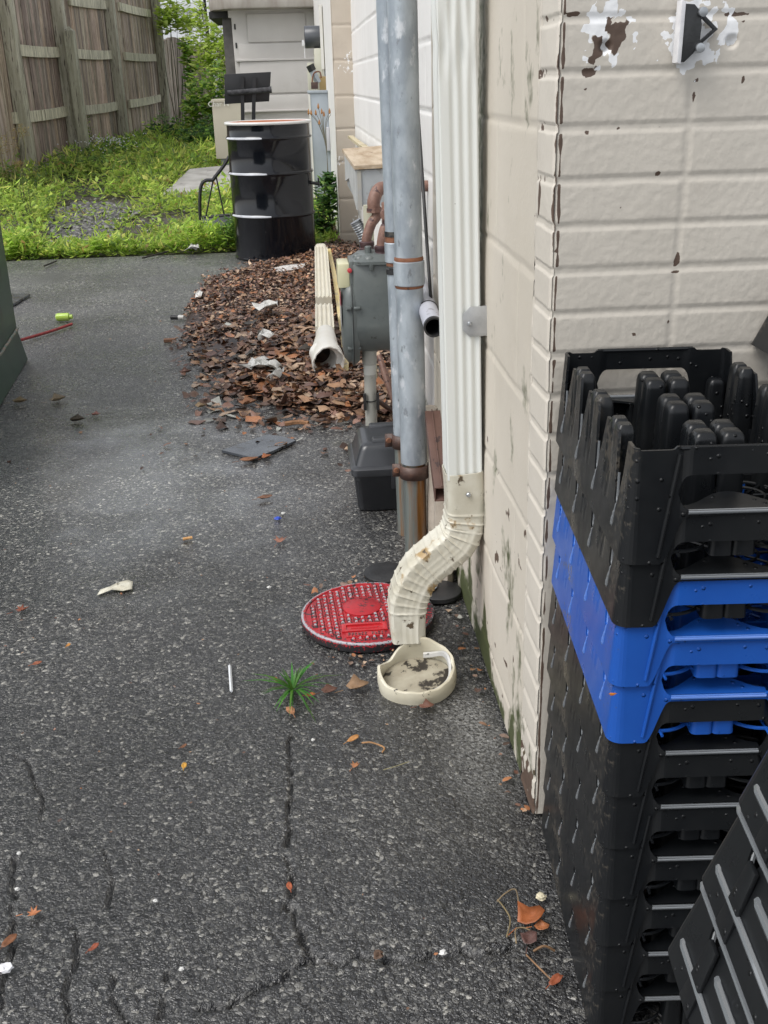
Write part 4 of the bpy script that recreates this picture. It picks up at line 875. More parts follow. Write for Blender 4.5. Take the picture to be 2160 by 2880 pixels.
# ------------------------------------------------------------------ bottle crates
def crate_mat(name, c1, c2, dust, dspot=.54):
    m = mat(name, c1, c2, scale=12, rough=.33, spec=.38, rvar=.09)
    n = m.node_tree.nodes; l = m.node_tree.links; p = n['Principled BSDF']; tc = n.new('ShaderNodeTexCoord')
    # dried mud splash, on the long side that faces the alley
    src = p.inputs['Base Color'].links[0].from_socket; sx = n.new('ShaderNodeSeparateXYZ'); l.new(tc.outputs['Object'], sx.inputs[0])
    sd_ = n.new('ShaderNodeMapRange'); sd_.inputs[1].default_value = -.100; sd_.inputs[2].default_value = -.107; l.new(sx.outputs[0], sd_.inputs[0])
    ns = n.new('ShaderNodeTexNoise'); ns.inputs['Scale'].default_value = 150; ns.inputs['Detail'].default_value = 4; ns.inputs['Roughness'].default_value = .6; l.new(tc.outputs['Object'], ns.inputs['Vector'])
    nb = n.new('ShaderNodeTexNoise'); nb.inputs['Scale'].default_value = 9; l.new(tc.outputs['Object'], nb.inputs['Vector'])
    ad = n.new('ShaderNodeMath'); ad.operation = 'ADD'; l.new(ns.outputs[0], ad.inputs[0]); l.new(nb.outputs[0], ad.inputs[1])
    r_ = n.new('ShaderNodeMapRange'); r_.inputs[1].default_value = dspot; r_.inputs[2].default_value = dspot+.10; l.new(ad.outputs[0], r_.inputs[0])
    mm = n.new('ShaderNodeMath'); mm.operation = 'MULTIPLY'; l.new(sd_.outputs[0], mm.inputs[0]); l.new(r_.outputs[0], mm.inputs[1])
    mx = n.new('ShaderNodeMix'); mx.data_type = 'RGBA'; l.new(mm.outputs[0], mx.inputs[0]); l.new(src, mx.inputs[6]); mx.inputs[7].default_value = (*dust, 1); l.new(mx.outputs[2], p.inputs['Base Color'])
    v = n.new('ShaderNodeTexVoronoi'); v.inputs['Scale'].default_value = 125; l.new(tc.outputs['Object'], v.inputs['Vector'])
    s = n.new('ShaderNodeSeparateColor'); l.new(v.outputs['Color'], s.inputs[0])
    a = n.new('ShaderNodeMapRange'); a.inputs[1].default_value = .34; a.inputs[2].default_value = .10; a.interpolation_type = 'SMOOTHERSTEP'; l.new(v.outputs['Distance'], a.inputs[0])
    g = n.new('ShaderNodeMath'); g.operation = 'GREATER_THAN'; g.inputs[1].default_value = .80; l.new(s.outputs[0], g.inputs[0])
    q = n.new('ShaderNodeMath'); q.operation = 'MULTIPLY'; l.new(a.outputs[0], q.inputs[0]); l.new(g.outputs[0], q.inputs[1])
    b = n.new('ShaderNodeBump'); b.inputs['Strength'].default_value = 1; b.inputs['Distance'].default_value = .0022; l.new(q.outputs[0], b.inputs['Height']); l.new(b.outputs[0], p.inputs['Normal'])
    return m
m_ck = crate_mat('black_crate_plastic', (.006, .007, .0085), (.010, .011, .012), (.052, .046, .038), 1.04)
m_glint = mat('plastic_edge_glint', (.15, .16, .17), rough=.18, spec=.9, coat=1.)  # paler than the crate: sky glints on lips, sills and ribs painted in
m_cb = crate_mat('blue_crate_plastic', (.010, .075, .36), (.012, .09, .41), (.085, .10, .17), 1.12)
m_glintb = mat('blue_plastic_edge_glint', (.10, .22, .62), rough=.16, spec=.9, coat=1.)  # lighter blue paints the same sky glints on the blue crates
CWD, CLN, CHT = .236, .424, .125
def crate_perimeter():
    """sample points round the rounded rectangle: list of (x, y, nx, ny, side, s) ; side: 0 front,1 right,2 back,3 left, -1 corner"""
    r = .016; w_, l_ = CWD/2, CLN/2; out = []
    def line(x0, y0, x1, y1, nx, ny, side, st=.0030):
        L_ = math.hypot(x1-x0, y1-y0); k = int(L_/st)
        for i in range(k): t = i/k; x, y = x0+(x1-x0)*t, y0+(y1-y0)*t; out.append((x, y, nx, ny, side, x if side in (0, 2) else y))
    def arc(cx, cy, a0, side):
        for i in range(6): a = rad(a0+90*i/6); out.append((cx+r*math.cos(a), cy+r*math.sin(a), math.cos(a), math.sin(a), side, 9))
    line(-w_+r, -l_, w_-r, -l_, 0, -1, 0); arc(w_-r, -l_+r, -90, -1); line(w_, -l_+r, w_, l_-r, 1, 0, 1); arc(w_-r, l_-r, 0, -1)
    line(w_-r, l_, -w_+r, l_, 0, 1, 2); arc(-w_+r, l_-r, 90, -1); line(-w_, l_-r, -w_, -l_+r, -1, 0, 3); arc(-w_+r, -l_+r, 180, -1)
    return out
def sm(a, b, x): t = max(0, min(1, (x-a)/(b-a))); return t*t*(3-2*t)
def z_profile(side, s):
    if side in (0, 2):
        a = abs(s); bot = .052*(1-sm(.052, .078, a)) if a < .078 else 0
        top = .1215+.0035*(1-sm(.066, .070, a))
        h = None
        if a < .062:
            k = 1-max(0, (a-.050)/.012)**2; k = math.sqrt(max(0, k)); h0 = .0590; h1 = .0965; mid = (h0+h1)/2; cu = .004*(1-(a/.05)**2) if a < .05 else 0
            h = (mid-(mid-h0)*k+cu*0, mid+(h1-mid)*k)
        return bot, top, h
    if side in (1, 3):
        P_ = CLN/4; c_ = [(-1.5+k)*P_ for k in range(4)]; d = min(abs(s-q) for q in c_)
        k_ = d/(P_/2)               # 0 centre of the slot, 1 at post
        slot = .048+.075*max(0, min(1, (k_-.09)/.40))
        top = min(.1195, slot)
        # split in the finger pair
        if abs(s) < CLN/2-.06:
            dp = min(abs(s-q) for q in (-P_, 0, P_))
            if dp < .0035: top = .102
        if abs(s) > CLN/2-.035: top = .1235
        return 0.0, top, None
    return 0.0, .1235, None
def build_crate(name, label, m, seed):
    t = thing(name, label, 'bottle crate', (0, 0, 0)); per = crate_perimeter(); n = len(per); th = .0032; mb = MB()
    base = .0; cols = []
    def pt(i, z, w_):
        x, y, nx, ny, sd_, s = per[i % n]; off = -.0085*z/CHT-w_
        if sd_ in (0, 2) and abs(s) < .062: off += .0035*(1-sm(.050, .062, abs(s)))*sm(.045, .06, z)      # proud handle panel
        if sd_ in (1, 3):
            P_ = CLN/4; dp = min(abs(s-q) for q in (-P_, 0, P_)); off -= .002*(1-sm(.010, .018, dp))*sm(.05, .07, z)
        return (x+nx*off, y+ny*off, z)
    pf = [z_profile(p[4], p[5]) for p in per]
    def spans(i, q):
        b, tp, h = pf[i % n]
        if q is None: return [(b, tp)]
        mid = (.0590+.0965)/2
        if h is None: return [(b, mid), (mid, tp)]
        return [(b, h[0]), (h[1], tp)]
    for i in range(n):
        j = (i+1) % n; hh = pf[i][2] is not None or pf[j][2] is not None
        A = spans(i, hh or None); B = spans(j, hh or None)
        for k in range(len(A)):
            (a0, a1), (b0, b1) = A[k], B[k]; dz = 6 if len(A) == 1 else 3
            for q in range(dz):
                f0, f1 = q/dz, (q+1)/dz
                za0, za1, zb0, zb1 = a0+(a1-a0)*f0, a0+(a1-a0)*f1, b0+(b1-b0)*f0, b0+(b1-b0)*f1
                mb.add([pt(i, za0, 0), pt(j, zb0, 0), pt(j, zb1, 0), pt(i, za1, 0)], [(0, 1, 2, 3)])
                mb.add([pt(i, za0, th), pt(j, zb0, th), pt(j, zb1, th), pt(i, za1, th)], [(3, 2, 1, 0)])
            mb.add([pt(i, a0, 0), pt(j, b0, 0), pt(j, b0, th), pt(i, a0, th)], [(3, 2, 1, 0)])
            mb.add([pt(i, a1, 0), pt(j, b1, 0), pt(j, b1, th), pt(i, a1, th)], [(0, 1, 2, 3)])
    # lips, ridges, teardrop glints
    w_, l_ = CWD/2, CLN/2
    for sy in (-1, 1):
        for sx in (-1, 1):
            a = (sx*.080, sy*(l_-.0005), .008); b = (sx*.064, sy*(l_-.0055), .118)
            mb.tube([a, b], .0022, 8)
        y = sy*(l_-.004)
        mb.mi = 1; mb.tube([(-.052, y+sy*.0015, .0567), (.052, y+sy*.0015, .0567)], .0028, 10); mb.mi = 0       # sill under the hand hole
        mb.tube([(-.064, sy*(l_-.0082), .1235), (.064, sy*(l_-.0082), .1235)], .0026, 8)
        # inward ledge with curved edge seen through the hand hole
        mb.plate([(-.056, -.004)]+[(x, -.026-.014*math.cos(x/.056*math.pi)) for x in np.linspace(-.056, .056, 13)]+[(.056, -.004)], [], .003, lambda u, v, q: (u, sy*(l_-.0045+v*1.1), .0535+q+.10*(-v-.004)))
    P_ = CLN/4
    for sx in (-1, 1):
        for k in range(4):
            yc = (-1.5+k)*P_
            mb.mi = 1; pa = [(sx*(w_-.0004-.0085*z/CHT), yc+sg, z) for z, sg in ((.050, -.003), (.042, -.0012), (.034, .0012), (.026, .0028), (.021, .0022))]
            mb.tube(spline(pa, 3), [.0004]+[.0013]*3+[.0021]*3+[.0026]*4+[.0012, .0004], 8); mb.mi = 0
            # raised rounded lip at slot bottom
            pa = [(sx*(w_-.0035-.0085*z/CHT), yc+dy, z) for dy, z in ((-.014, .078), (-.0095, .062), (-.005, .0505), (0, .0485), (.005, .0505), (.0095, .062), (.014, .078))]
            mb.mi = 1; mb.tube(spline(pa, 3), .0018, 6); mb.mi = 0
    # inner lobes on the side walls
    mb.c = [(1, 1, 1)]*len(mb.v)
    def lobe(mb, x, y, r0, r1, h, sx=1., sy=1., z0=.004):
        rings = []
        for f in (0, .35, .7, .90, .955, .985, 1.0):
            s = (r0+(r1-r0)*min(1, f/.9)) if f <= .9 else r1*(max(.6, 1-((f-.9)/.1)**2.6*.4))
            rings.append([(x+a*s*sx*2, y+b*s*sy*2, z0+(h-z0)*f) for a, b in rrect(1, 1, .24, 4)])
        mb.loft(rings, cap0=False)
    for sx in (-1, 1):
        for k in (-1, 0, 1):
            for dy in (-1, 1): lobe(mb, sx*(w_-.0180), k*P_+dy*.0118, .0150, .0110, .1235, .95, 1.0)
    for sy in (-1, 1):
        for dx in (-1, 1): lobe(mb, dx*.0118, sy*(l_-.020), .0125, .0100, .056, 1.0, 1.0)
    for sx in (-1, 1):
        for sy in (-1, 1): lobe(mb, sx*(w_-.023), sy*(l_-.023), .014, .011, .085)
    mb.c = [(1, 1, 1)]*len(mb.v); mb.build('shell', [m, m_glintb if m is m_cb else m_glint], t, local=True, angle=38, col=True)
    for k in (-1, 0, 1):
        mb = MB()
        for dx in (-1, 1):
            for dy in (-1, 1): lobe(mb, dx*.0150, k*P_+dy*.0150, .0165, .0132, .114)
        mb.box(-.026, .026, k*P_-.0022, k*P_+.0022, .004, .050); mb.box(-.0022, .0022, k*P_-.026, k*P_+.026, .004, .052)
        mb.build('divider_post', m, t, local=True, angle=45, col=True)
    mb = MB()
    for sx in (-1, 1):
        for k in range(4):
            cx, cy = sx*CWD/4, (-1.5+k)*P_
            for R in (.045, .026): mb.tube([(cx+R*math.cos(a), cy+R*math.sin(a), .010) for a in [q*2*math.pi/28 for q in range(29)]], .0022, 6, caps=False)
            for q in range(8): a = q*math.pi/4; mb.tube([(cx+.012*math.cos(a), cy+.012*math.sin(a), .010), (cx+.055*math.cos(a), cy+.055*math.sin(a), .010)], .0018, 5)
    for k in range(1, 4): y = -l_+.006+(CLN-.012)*k/4; mb.box(-w_+.004, w_-.004, y-.0015, y+.0015, .004, .016)
    mb.box(-.0015, .0015, -l_+.06, l_-.06, .0035, .0155)
    mb.build('base_grid', m, t, local=True, col=True); return t
PIT = .0733
cf_ = Vector((.304, .955, 0)); cbk = Vector((.3415, 1.375, 0)); yaw_ = math.atan2(-(cbk.x-cf_.x), cbk.y-cf_.y)
def crate_at(z, j): 
    ux_ = Vector((math.cos(yaw_*.35), math.sin(yaw_*.35), 0)); uy_ = Vector((-math.sin(yaw_), math.cos(yaw_), 0))
    return (cf_.x+uy_.x*CLN/2+CWD/2+.002+j[0], cf_.y+CLN/2+j[1], z), yaw_*.8+j[2]
lab_k = ['lowest black crate of the tall stack, resting on the asphalt', 'black crate second from the bottom of the tall stack', 'black crate third from the bottom of the tall stack', 'black crate fourth from the bottom of the tall stack', 'black crate fifth from the bottom of the tall stack', 'black crate directly beneath the two blue crates in the tall stack', 'lower of the two blue crates in the tall stack', 'upper blue crate in the tall stack, beneath the black crates', 'second black crate from the top, resting on the upper blue crate', 'topmost black bottle crate of the tall stack, open with its fingers showing']
ck = build_crate('bottle_crate', lab_k[0], m_ck, 1); cbp = build_crate('bottle_crate', lab_k[6], m_cb, 2)
random.seed(11)
for i in range(10):
    src = cbp if i in (6, 7) else ck; o = src if i in (0, 6) else copy_tree(src)
    j = (random.uniform(-.0012, .0012), random.uniform(-.0015, .0015), random.uniform(-.004, .004))
    loc, rz = crate_at(i*PIT, j); o.location = loc; o.rotation_euler = (0, 0, rz); o['label'] = lab_k[i]; o['group'] = 'bottle crates stacked by the brick wall'
def lean(label, M):
    o = copy_tree(ck); o.location = M.to_translation(); o.rotation_euler = M.to_euler(); o['label'] = label; o['group'] = 'loose crates leaning beside the stack'; return o
# neighbouring low stack and crates leaning
def basis(o, ux_, uy_):            # crate x axis, y axis directions
    ux_ = Vector(ux_).normalized(); uy_ = Vector(uy_); uy_ = (uy_-ux_*uy_.dot(ux_)).normalized(); uz_ = ux_.cross(uy_)
    return Matrix(((ux_.x, uy_.x, uz_.x, o[0]), (ux_.y, uy_.y, uz_.y, o[1]), (ux_.z, uy_.z, uz_.z, o[2]), (0, 0, 0, 1)))
c0 = Vector(CO + ray(1866, 2640)*.81); uz_, ux_ = Vector((.25, -.06, .96)).normalized(), Vector((-.085, -.99, -.04)).normalized(); uy_ = uz_.cross(ux_); ux_ = uy_.cross(uz_)
for k, lb in enumerate(('lowest of the tipped black crates in the lower right corner', 'second of the tipped nested crates in the lower right corner', 'third of the tipped nested crates in front of the tall stack', 'uppermost tipped crate at the right edge below the blue crates')):
    ly = ux_; lx = ly.cross(uz_); oo = c0+uz_*(PIT*k)-lx*CWD/2+ly*CLN/2; lo = lean(lb, basis(oo, lx, ly))
    for (ya, yb, z, r_, m_) in ((-.205, .205, .0655, .0022, m_glint), (-.135, -.02, .046, .0034, m_glint), (.01, .12, .040, .0034, m_glint), (-.19, -.06, .022, .0030, m_glint), (-.05, .20, .008, .0026, m_ck), (.14, .20, .046, .0034, m_glint)):
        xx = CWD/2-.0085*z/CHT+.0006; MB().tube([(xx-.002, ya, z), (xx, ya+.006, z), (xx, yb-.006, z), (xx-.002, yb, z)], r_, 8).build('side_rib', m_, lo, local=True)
    for yy in (-.150, -.045, .06, .165):
        mb = MB(); xx = CWD/2+.0008; mb.plate([(yy-.011, .0), (yy+.011, .0), (yy+.007, .060), (yy-.007, .060)], [], .0035, lambda u, v, w_: (xx+.0005-w_-.0085*v/CHT*0, u, v)); mb.build('side_stiffener', m_ck, lo, local=True, bevel=.001)
for k in range(2):
    o = copy_tree(ck); o.location = (.56, .74, k*PIT); o.rotation_euler = (0, 0, -.5); o['label'] = ('black crate flat on the ground under the tipped crates', 'black crate nested second under the tipped crates')[k]; o['group'] = 'crates under the tipped ones'
for i in range(9):
    o = copy_tree(ck); o.location = (.755, 1.165, i*PIT); o.rotation_euler = (0, 0, .02); o['label'] = 'black crate %s in the neighbouring stack right of the tall stack' % ('lying lowest', 'second from the ground', 'third from the ground', 'fourth from the ground', 'fifth from the ground', 'sixth from the ground', 'seventh from the ground', 'next to topmost', 'lying topmost')[i]; o['group'] = 'crates of the neighbouring stack'
o = copy_tree(ck); M = basis((.722, 1.19, .735), (.93, .0, -.37), (0, 1, 0)); o.location = M.to_translation(); o.rotation_euler = M.to_euler(); o['label'] = 'tilted black crate at the right edge, lying on the neighbouring stack'; o['group'] = 'loose crates leaning beside the stack'

# ------------------------------------------------------------------ leaves
m_leaf = mat('leaf_litter', (.95, .95, .95), (.75, .75, .75), scale=60, rough=.42, attr=True, spec=.5, bump=.3, bscale=90)
m_leafd = mat('dry_leaf', (1, 1, 1), (.7, .7, .7), scale=40, rough=.5, attr=True, bump=.4, bscale=60)
LC = [(.18, .10, .065), (.23, .13, .08), (.32, .18, .10), (.12, .07, .05), (.42, .27, .17), (.08, .048, .038), (.27, .15, .11), (.50, .36, .25), (.38, .16, .07), (.22, .15, .115), (.14, .07, .05)]
def leaf_outline(kind, n=10):
    if kind == 'oval': return [(math.cos(a)*.5*(1), math.sin(a)*.24*(1+.1*math.cos(a))) for a in [k*2*math.pi/n for k in range(n)]]
    if kind == 'maple': R = [.5, .24, .42, .20, .33, .15, .30, .12, .30, .15, .33, .20, .42, .24]; return [(r*math.cos(k*2*math.pi/14), r*math.sin(k*2*math.pi/14)) for k, r in enumerate(R)]
    return [(r*math.cos(k*2*math.pi/9), r*math.sin(k*2*math.pi/9)) for k, r in enumerate([.5, .35, .42, .3, .38, .28, .4, .33, .45])]
def leaf_soup(pos, size, nrm_tilt, cols, kinds, curl=.5):
    V, F, C = [], [], []; o = 0
    for i in range(len(pos)):
        ol = leaf_outline(kinds[i]); s = size[i]; a = random.uniform(0, 6.283); tx, ty = random.gauss(0, nrm_tilt), random.gauss(0, nrm_tilt)
        M = Matrix.Rotation(a, 3, 'Z') @ Matrix.Rotation(tx, 3, 'X') @ Matrix.Rotation(ty, 3, 'Y'); cu = random.uniform(-1, 1)*curl*2.2; cv = random.uniform(-1, 1)*curl
        pts = [(0, 0, 0)]+[(x, y, cu*y*y+cv*x*x+random.gauss(0, .02)) for x, y in ol]; c = cols[i]; k = random.uniform(.7, 1.25)
        for q, p in enumerate(pts):
            w_ = M @ Vector(p); V.append((pos[i][0]+w_.x*s, pos[i][1]+w_.y*s, pos[i][2]+w_.z*s)); f = k*(1.12 if q == 0 else random.uniform(.8, 1.05)); C.append((c[0]*f, c[1]*f, c[2]*f))
        n = len(ol)
        for q in range(n): F.append((o, o+1+q, o+1+(q+1) % n))
        o += n+1
    return np.array(V), np.array(F), np.array(C)
random.seed(21)
PILE = [gp(*q)[:2] for q in ((512, 905), (545, 845), (585, 790), (680, 757), (790, 735), (880, 705), (895, 650), (960, 640))]
PILE = [tuple(p) for p in PILE]+[(.42, 8.0), (.42, 3.05), (.30, 3.10)]+[tuple(gp(*q)[:2]) for q in ((1075, 1215), (1010, 1185), (930, 1165), (800, 1145), (690, 1110), (640, 1070), (600, 1030), (540, 985), (520, 945))]
def inside(p, poly):
    c = False; n = len(poly)
    for i in range(n):
        x1, y1 = poly[i]; x2, y2 = poly[(i+1) % n]
        if (y1 > p[1]) != (y2 > p[1]) and p[0] < (x2-x1)*(p[1]-y1)/(y2-y1)+x1: c = not c
    return c
def edged(p):
    d = 9
    for i in range(len(PILE)):
        a = np.array(PILE[i]); b = np.array(PILE[(i+1) % len(PILE)]); ab = b-a; t = max(0, min(1, ((np.array(p)-a)@ab)/(ab@ab))); d = min(d, np.linalg.norm(np.array(p)-a-t*ab))
    return d
pos, size, cols, kinds = [], [], [], []
xs = [p[0] for p in PILE]; ys_ = [p[1] for p in PILE]
def pile_h(x, y, d): return min(.04, d*.22)+.02*mn.noise(Vector((x*5, y*3, 0)))*min(1, d*5)
tries = 0
while len(pos) < 13000 and tries < 90000:
    tries += 1; y = min(ys_)+(max(ys_)-min(ys_))*random.random()**1.6; x = random.uniform(min(xs), max(xs))
    if (x-DC[0])**2+(y-DC[1])**2 < .30**2: continue
    x2, y2 = x+.11*mn.noise(Vector((x*4, y*3, 5)))+.05*mn.noise(Vector((x*13, y*9, 8))), y+.2*mn.noise(Vector((x*4, y*3, 9))); ins = inside((x2, y2), PILE); d = edged((x2, y2))
    if not ins:
        if d > .30 or random.random() > (1-d/.30)**3*.30: continue
        z = .004; 
    else:
        if d < .05 and random.random() > .5+d*8: continue
        z = .004+max(0, pile_h(x, y, d))
    if abs(x-.208) < .04 and abs(y-MY) < .05: continue
    pos.append((x, y, z+random.uniform(0, .018))); size.append((.6+.5*max(0, min(1, (5.5-y)/2)))*random.uniform(.020, .060)*(1 if random.random() < .85 else 1.5)); cols.append(random.choice(LC)); kinds.append(random.choice(('oval', 'oval', 'x', 'x', 'maple')))
V, F, C = leaf_soup(pos, size, .30, cols, kinds, .8)
# mound underneath
gx = np.linspace(-1.0, .43, 60); gy = np.linspace(3.0, 8.6, 170); base = len(V); mv, mf, mcx = [], [], []
for j, y in enumerate(gy):
    for i, x in enumerate(gx):
        ins = inside((x, y), PILE); d = edged((x, y)); mv.append((x, y, (.002+max(0, pile_h(x, y, d))) if ins else -.03)); c = .5+random.random()*.5; mcx.append((.05*c, .026*c, .018*c))
for j in range(len(gy)-1):
    for i in range(len(gx)-1):
        a = base+j*60+i; mf += [(a, a+1, a+61), (a, a+61, a+60)]
V = np.r_[V, np.array(mv)]; F = np.r_[F, np.array(mf)]; C = np.r_[C, np.array(mcx)]
lp_ = tri_stuff('leaf_pile', V, F, C, m_leaf); tag(lp_, 'pile of wet brown fallen leaves between the drum and the gas meter', 'leaf pile', kind='stuff')

def leaf_thing(px, py, size, col, label, kind='x', rot=0, cat='leaf', name='fallen_leaf', curl=1., z=.004, asp=1.):
    p = gp(px, py); t = MB(); st_ = random.getstate(); random.seed(int(px*7+py)); ol = leaf_outline(kind, 12); n = len(ol); cr, sr = math.cos(rad(rot)), math.sin(rad(rot))
    def P(x, y, k): zz = (abs(y)**1.5*1.5+x*x*.7)*curl*.9+random.uniform(-.02, .03); x2, y2 = x, y*asp; return (p[0]+(x2*cr-y2*sr)*size, p[1]+(x2*sr+y2*cr)*size, z+max(0, zz)*size*.8)
    vs = [P(0, 0, 0)]; cs = [1.1]
    for f in (.5, 1.0):
        for x, y in ol: vs.append(P(x*f+random.gauss(0, .02), y*f+random.gauss(0, .02), 0)); cs.append(random.uniform(.75, 1.1))
    fs = [(0, 1+i, 1+(i+1) % n) for i in range(n)]+[(1+i, 1+n+i, 1+n+(i+1) % n, 1+(i+1) % n) for i in range(n)]
    t.add(vs, fs); t.tube([(p[0]-sr*0-cr*.5*size, p[1]-sr*.5*size, z+.003), (p[0]-cr*.85*size, p[1]-sr*.85*size, z+.002)], .0007, 5); cs += [1]*(len(t.v)-len(cs))
    t.v = [(a-p[0], b-p[1], c) for a, b, c in t.v]; t.c = [(col[0]*k, col[1]*k, col[2]*k) for k in cs]
    o = t.build(name, m_leafd, None, col=True, smooth=True, angle=80, local=True); o.location = (float(p[0]), float(p[1]), 0); md = o.modifiers.new('s', 'SOLIDIFY'); md.thickness = .0008
    random.setstate(st_); return tag(o, label, cat, 'loose leaves scattered on the asphalt')
OR, BR, RB, TN, YE = (.40, .13, .04), (.20, .09, .045), (.24, .07, .035), (.38, .24, .14), (.60, .32, .05)
LV = [(60, 1722, .034, RB, 'reddish brown leaf lying flat at the left edge, level with the white rag', 'maple', 30), (787, 1527, .042, (.34, .15, .10), 'pale reddish maple leaf between the blue scrap and the red cover', 'maple', 70),
      (872, 1961, .020, OR, 'small orange leaf touching the right side of the grass tuft', 'oval', 10), (818, 2007, .026, (.42, .2, .1), 'curled orange leaf just below the grass tuft', 'oval', 110), (778, 1918, .016, OR, 'tiny orange leaf left of the grass tuft', 'oval', 120),
      (925, 1950, .032, (.13, .06, .04), 'crumpled dark brown leaf right of the grass tuft', 'x', 20), (1002, 1940, .048, (.26, .16, .09), 'large pale brown curled leaf between grass tuft and broken collar', 'x', 20),
      (993, 2085, .024, (.5, .24, .08), 'curled orange seed wing below the pale brown leaf', 'oval', 40), (998, 2160, .020, (.42, .18, .08), 'small orange brown leaf under the curled seed wing', 'maple', 60),
      (519, 2160, .016, YE, 'bright yellow oval leaf alone in the middle of the asphalt', 'oval', 90), (517, 2105, .013, BR, 'tiny brown leaf just above the yellow leaf', 'oval', 50), (193, 1820, .013, (.55, .25, .06), 'small yellow orange leaf in the left of the asphalt', 'oval', 70),
      (105, 1872, .019, (.30, .10, .05), 'thin red brown leaf lower left of the small yellow orange one', 'oval', 30), (93, 2576, .024, (.50, .19, .08), 'orange maple leaf near the lower left corner', 'maple', 10), (815, 2500, .015, (.38, .10, .04), 'small red leaf in the upright crack', 'oval', 100),
      (265, 2672, .015, (.30, .08, .04), 'small dark red leaf near the bottom edge between cracks', 'oval', 50), (28, 2655, .024, (.22, .09, .04), 'narrow brown leaf at the left edge below the orange leaf', 'oval', 60),
      (1197, 1995, .030, (.17, .075, .05), 'flat soggy brown leaf below the broken collar', 'x', 0), (1485, 2592, .046, (.36, .11, .035), 'big orange crumpled leaf beside the foot of the crate stack', 'x', 40), (1520, 2615, .022, (.45, .17, .07), 'small orange leaf pressed against the foot of the crate stack', 'x', 0), (1487, 2650, .028, (.12, .06, .05), 'dark purplish leaf under the big orange crumpled leaf', 'x', 70),
      (1562, 2765, .022, (.32, .09, .04), 'curled rust coloured leaf at the lower foot of the crate stack', 'oval', 40), (565, 1147, .048, (.36, .25, .14), 'tan curled leaf left of the black slate', 'x', 30), (695, 1140, .07, (.30, .14, .07), 'brown curled leaf at the lower tip of the leaf pile', 'x', 20),
      (690, 1172, .055, (.38, .22, .12), 'light brown leaf just above the black slate', 'x', 80), (700, 1300, .055, (.26, .12, .06), 'brown leaf tucked under the front edge of the black slate', 'oval', 10), (790, 1256, .045, (.36, .2, .11), 'light brown leaf on the right end of the black slate', 'oval', 30), (748, 1290, .035, (.33, .12, .05), 'orange brown leaf below the black slate', 'x', 40),
      (520, 1052, .055, (.15, .07, .05), 'dark red leaf left of the lower leaf pile', 'x', 15), (745, 1405, .04, (.2, .1, .06), 'thin brown leaf under the slate in the open asphalt', 'oval', 20), (55, 1135, .06, (.34, .26, .15), 'tan shrivelled leaf near the lower edge of the green container', 'x', 10),
      (160, 1130, .065, (.36, .28, .18), 'tan frayed leaf right of the green container', 'x', 30), (215, 1187, .06, (.09, .07, .045), 'dark brown folded leaf below the tan frayed leaf', 'x', 0), (268, 1170, .036, (.42, .20, .16), 'pinkish crumpled leaf beside the dark brown folded leaf', 'x', 0), (1245, 1540, .03, (.3, .14, .07), 'brown leaf between pipes and elbow', 'x', 0)]
for a in LV: leaf_thing(a[0], a[1], a[2]*1.15, a[3], a[4], a[5], a[6])
# stringy seed stalks near the crates
def stalk(name, pts, r, col, label, cat='stalk', grp='dry stalks on the asphalt'):
    P_ = [Vector(gp(x, y)) + Vector((0, 0, z)) for x, y, z in pts]; o0 = P_[0].copy(); mb = MB(); mb.tube([p-o0*1 for p in spline(P_, 5)], r, 6)
    o = mb.build(name, mat('stalk_%d_%d_%d' % tuple(int(c*1000) for c in col), col, tuple(c*.6 for c in col), scale=60, rough=.7), None, local=True); o.location = o0; return tag(o, label, cat, grp)
stalk('dry_stalk', [(1400, 2535, .003), (1420, 2565, .006), (1435, 2600, .008), (1425, 2640, .003)], .0012, (.26, .20, .10), 'curved dry stalk left of the big orange leaf')
stalk('dry_stalk', [(1398, 2540, .003), (1420, 2528, .01), (1450, 2520, .012), (1460, 2560, .004)], .0011, (.22, .16, .09), 'arched dry stalk above the big orange leaf')
stalk('dry_stalk', [(1452, 2660, .004), (1450, 2630, .010), (1475, 2625, .010), (1505, 2632, .004)], .0010, (.3, .22, .12), 'thin looped stalk under the big orange leaf')
stalk('dry_stalk', [(1480, 2690, .003), (1505, 2720, .006), (1535, 2750, .006), (1560, 2770, .003)], .0012, (.32, .18, .09), 'reddish stalk running to the lower foot of the crates')
stalk('dry_stalk', [(1500, 2680, .003), (1530, 2676, .010), (1560, 2680, .004)], .0018, (.2, .11, .05), 'thick brown stalk beside the crates')
stalk('dry_stalk', [(1018, 2092, .002), (1045, 2096, .006), (1080, 2106, .003), (1075, 2118, .002)], .0016, (.45, .24, .1), 'orange forked seed stalk below the broken collar')
stalk('dry_stalk', [(1078, 2168, .002), (1110, 2160, .003), (1150, 2145, .002)], .0009, (.3, .27, .15), 'thin straw on the asphalt above the blue stain')
stalk('twig', [(400, 730, .01), (440, 722, .015), (490, 706, .01)], .006, (.03, .025, .02), 'dark twig lying near the edge of the grass')
stalk('twig', [(125, 752, .01), (160, 738, .01)], .006, (.03, .025, .02), 'short dark twig right of the container near the grass')
stalk('red_rod', [(60, 963, .012), (135, 941, .012), (203, 918, .012)], .0075, (.34, .05, .05), 'red plastic rod sticking out from behind the green container', 'rod', 'litter on the asphalt')
stalk('wood_chip', [(802, 1200, .01), (840, 1196, .012), (868, 1198, .01)], .009, (.34, .17, .08), 'orange brown wood chip above the black slate', 'wood chip', 'litter on the asphalt')
stalk('wood_chip', [(462, 963, .008), (495, 962, .01)], .011, (.33, .17, .10), 'short brown wood chip left of the leaf pile', 'wood chip', 'litter on the asphalt')

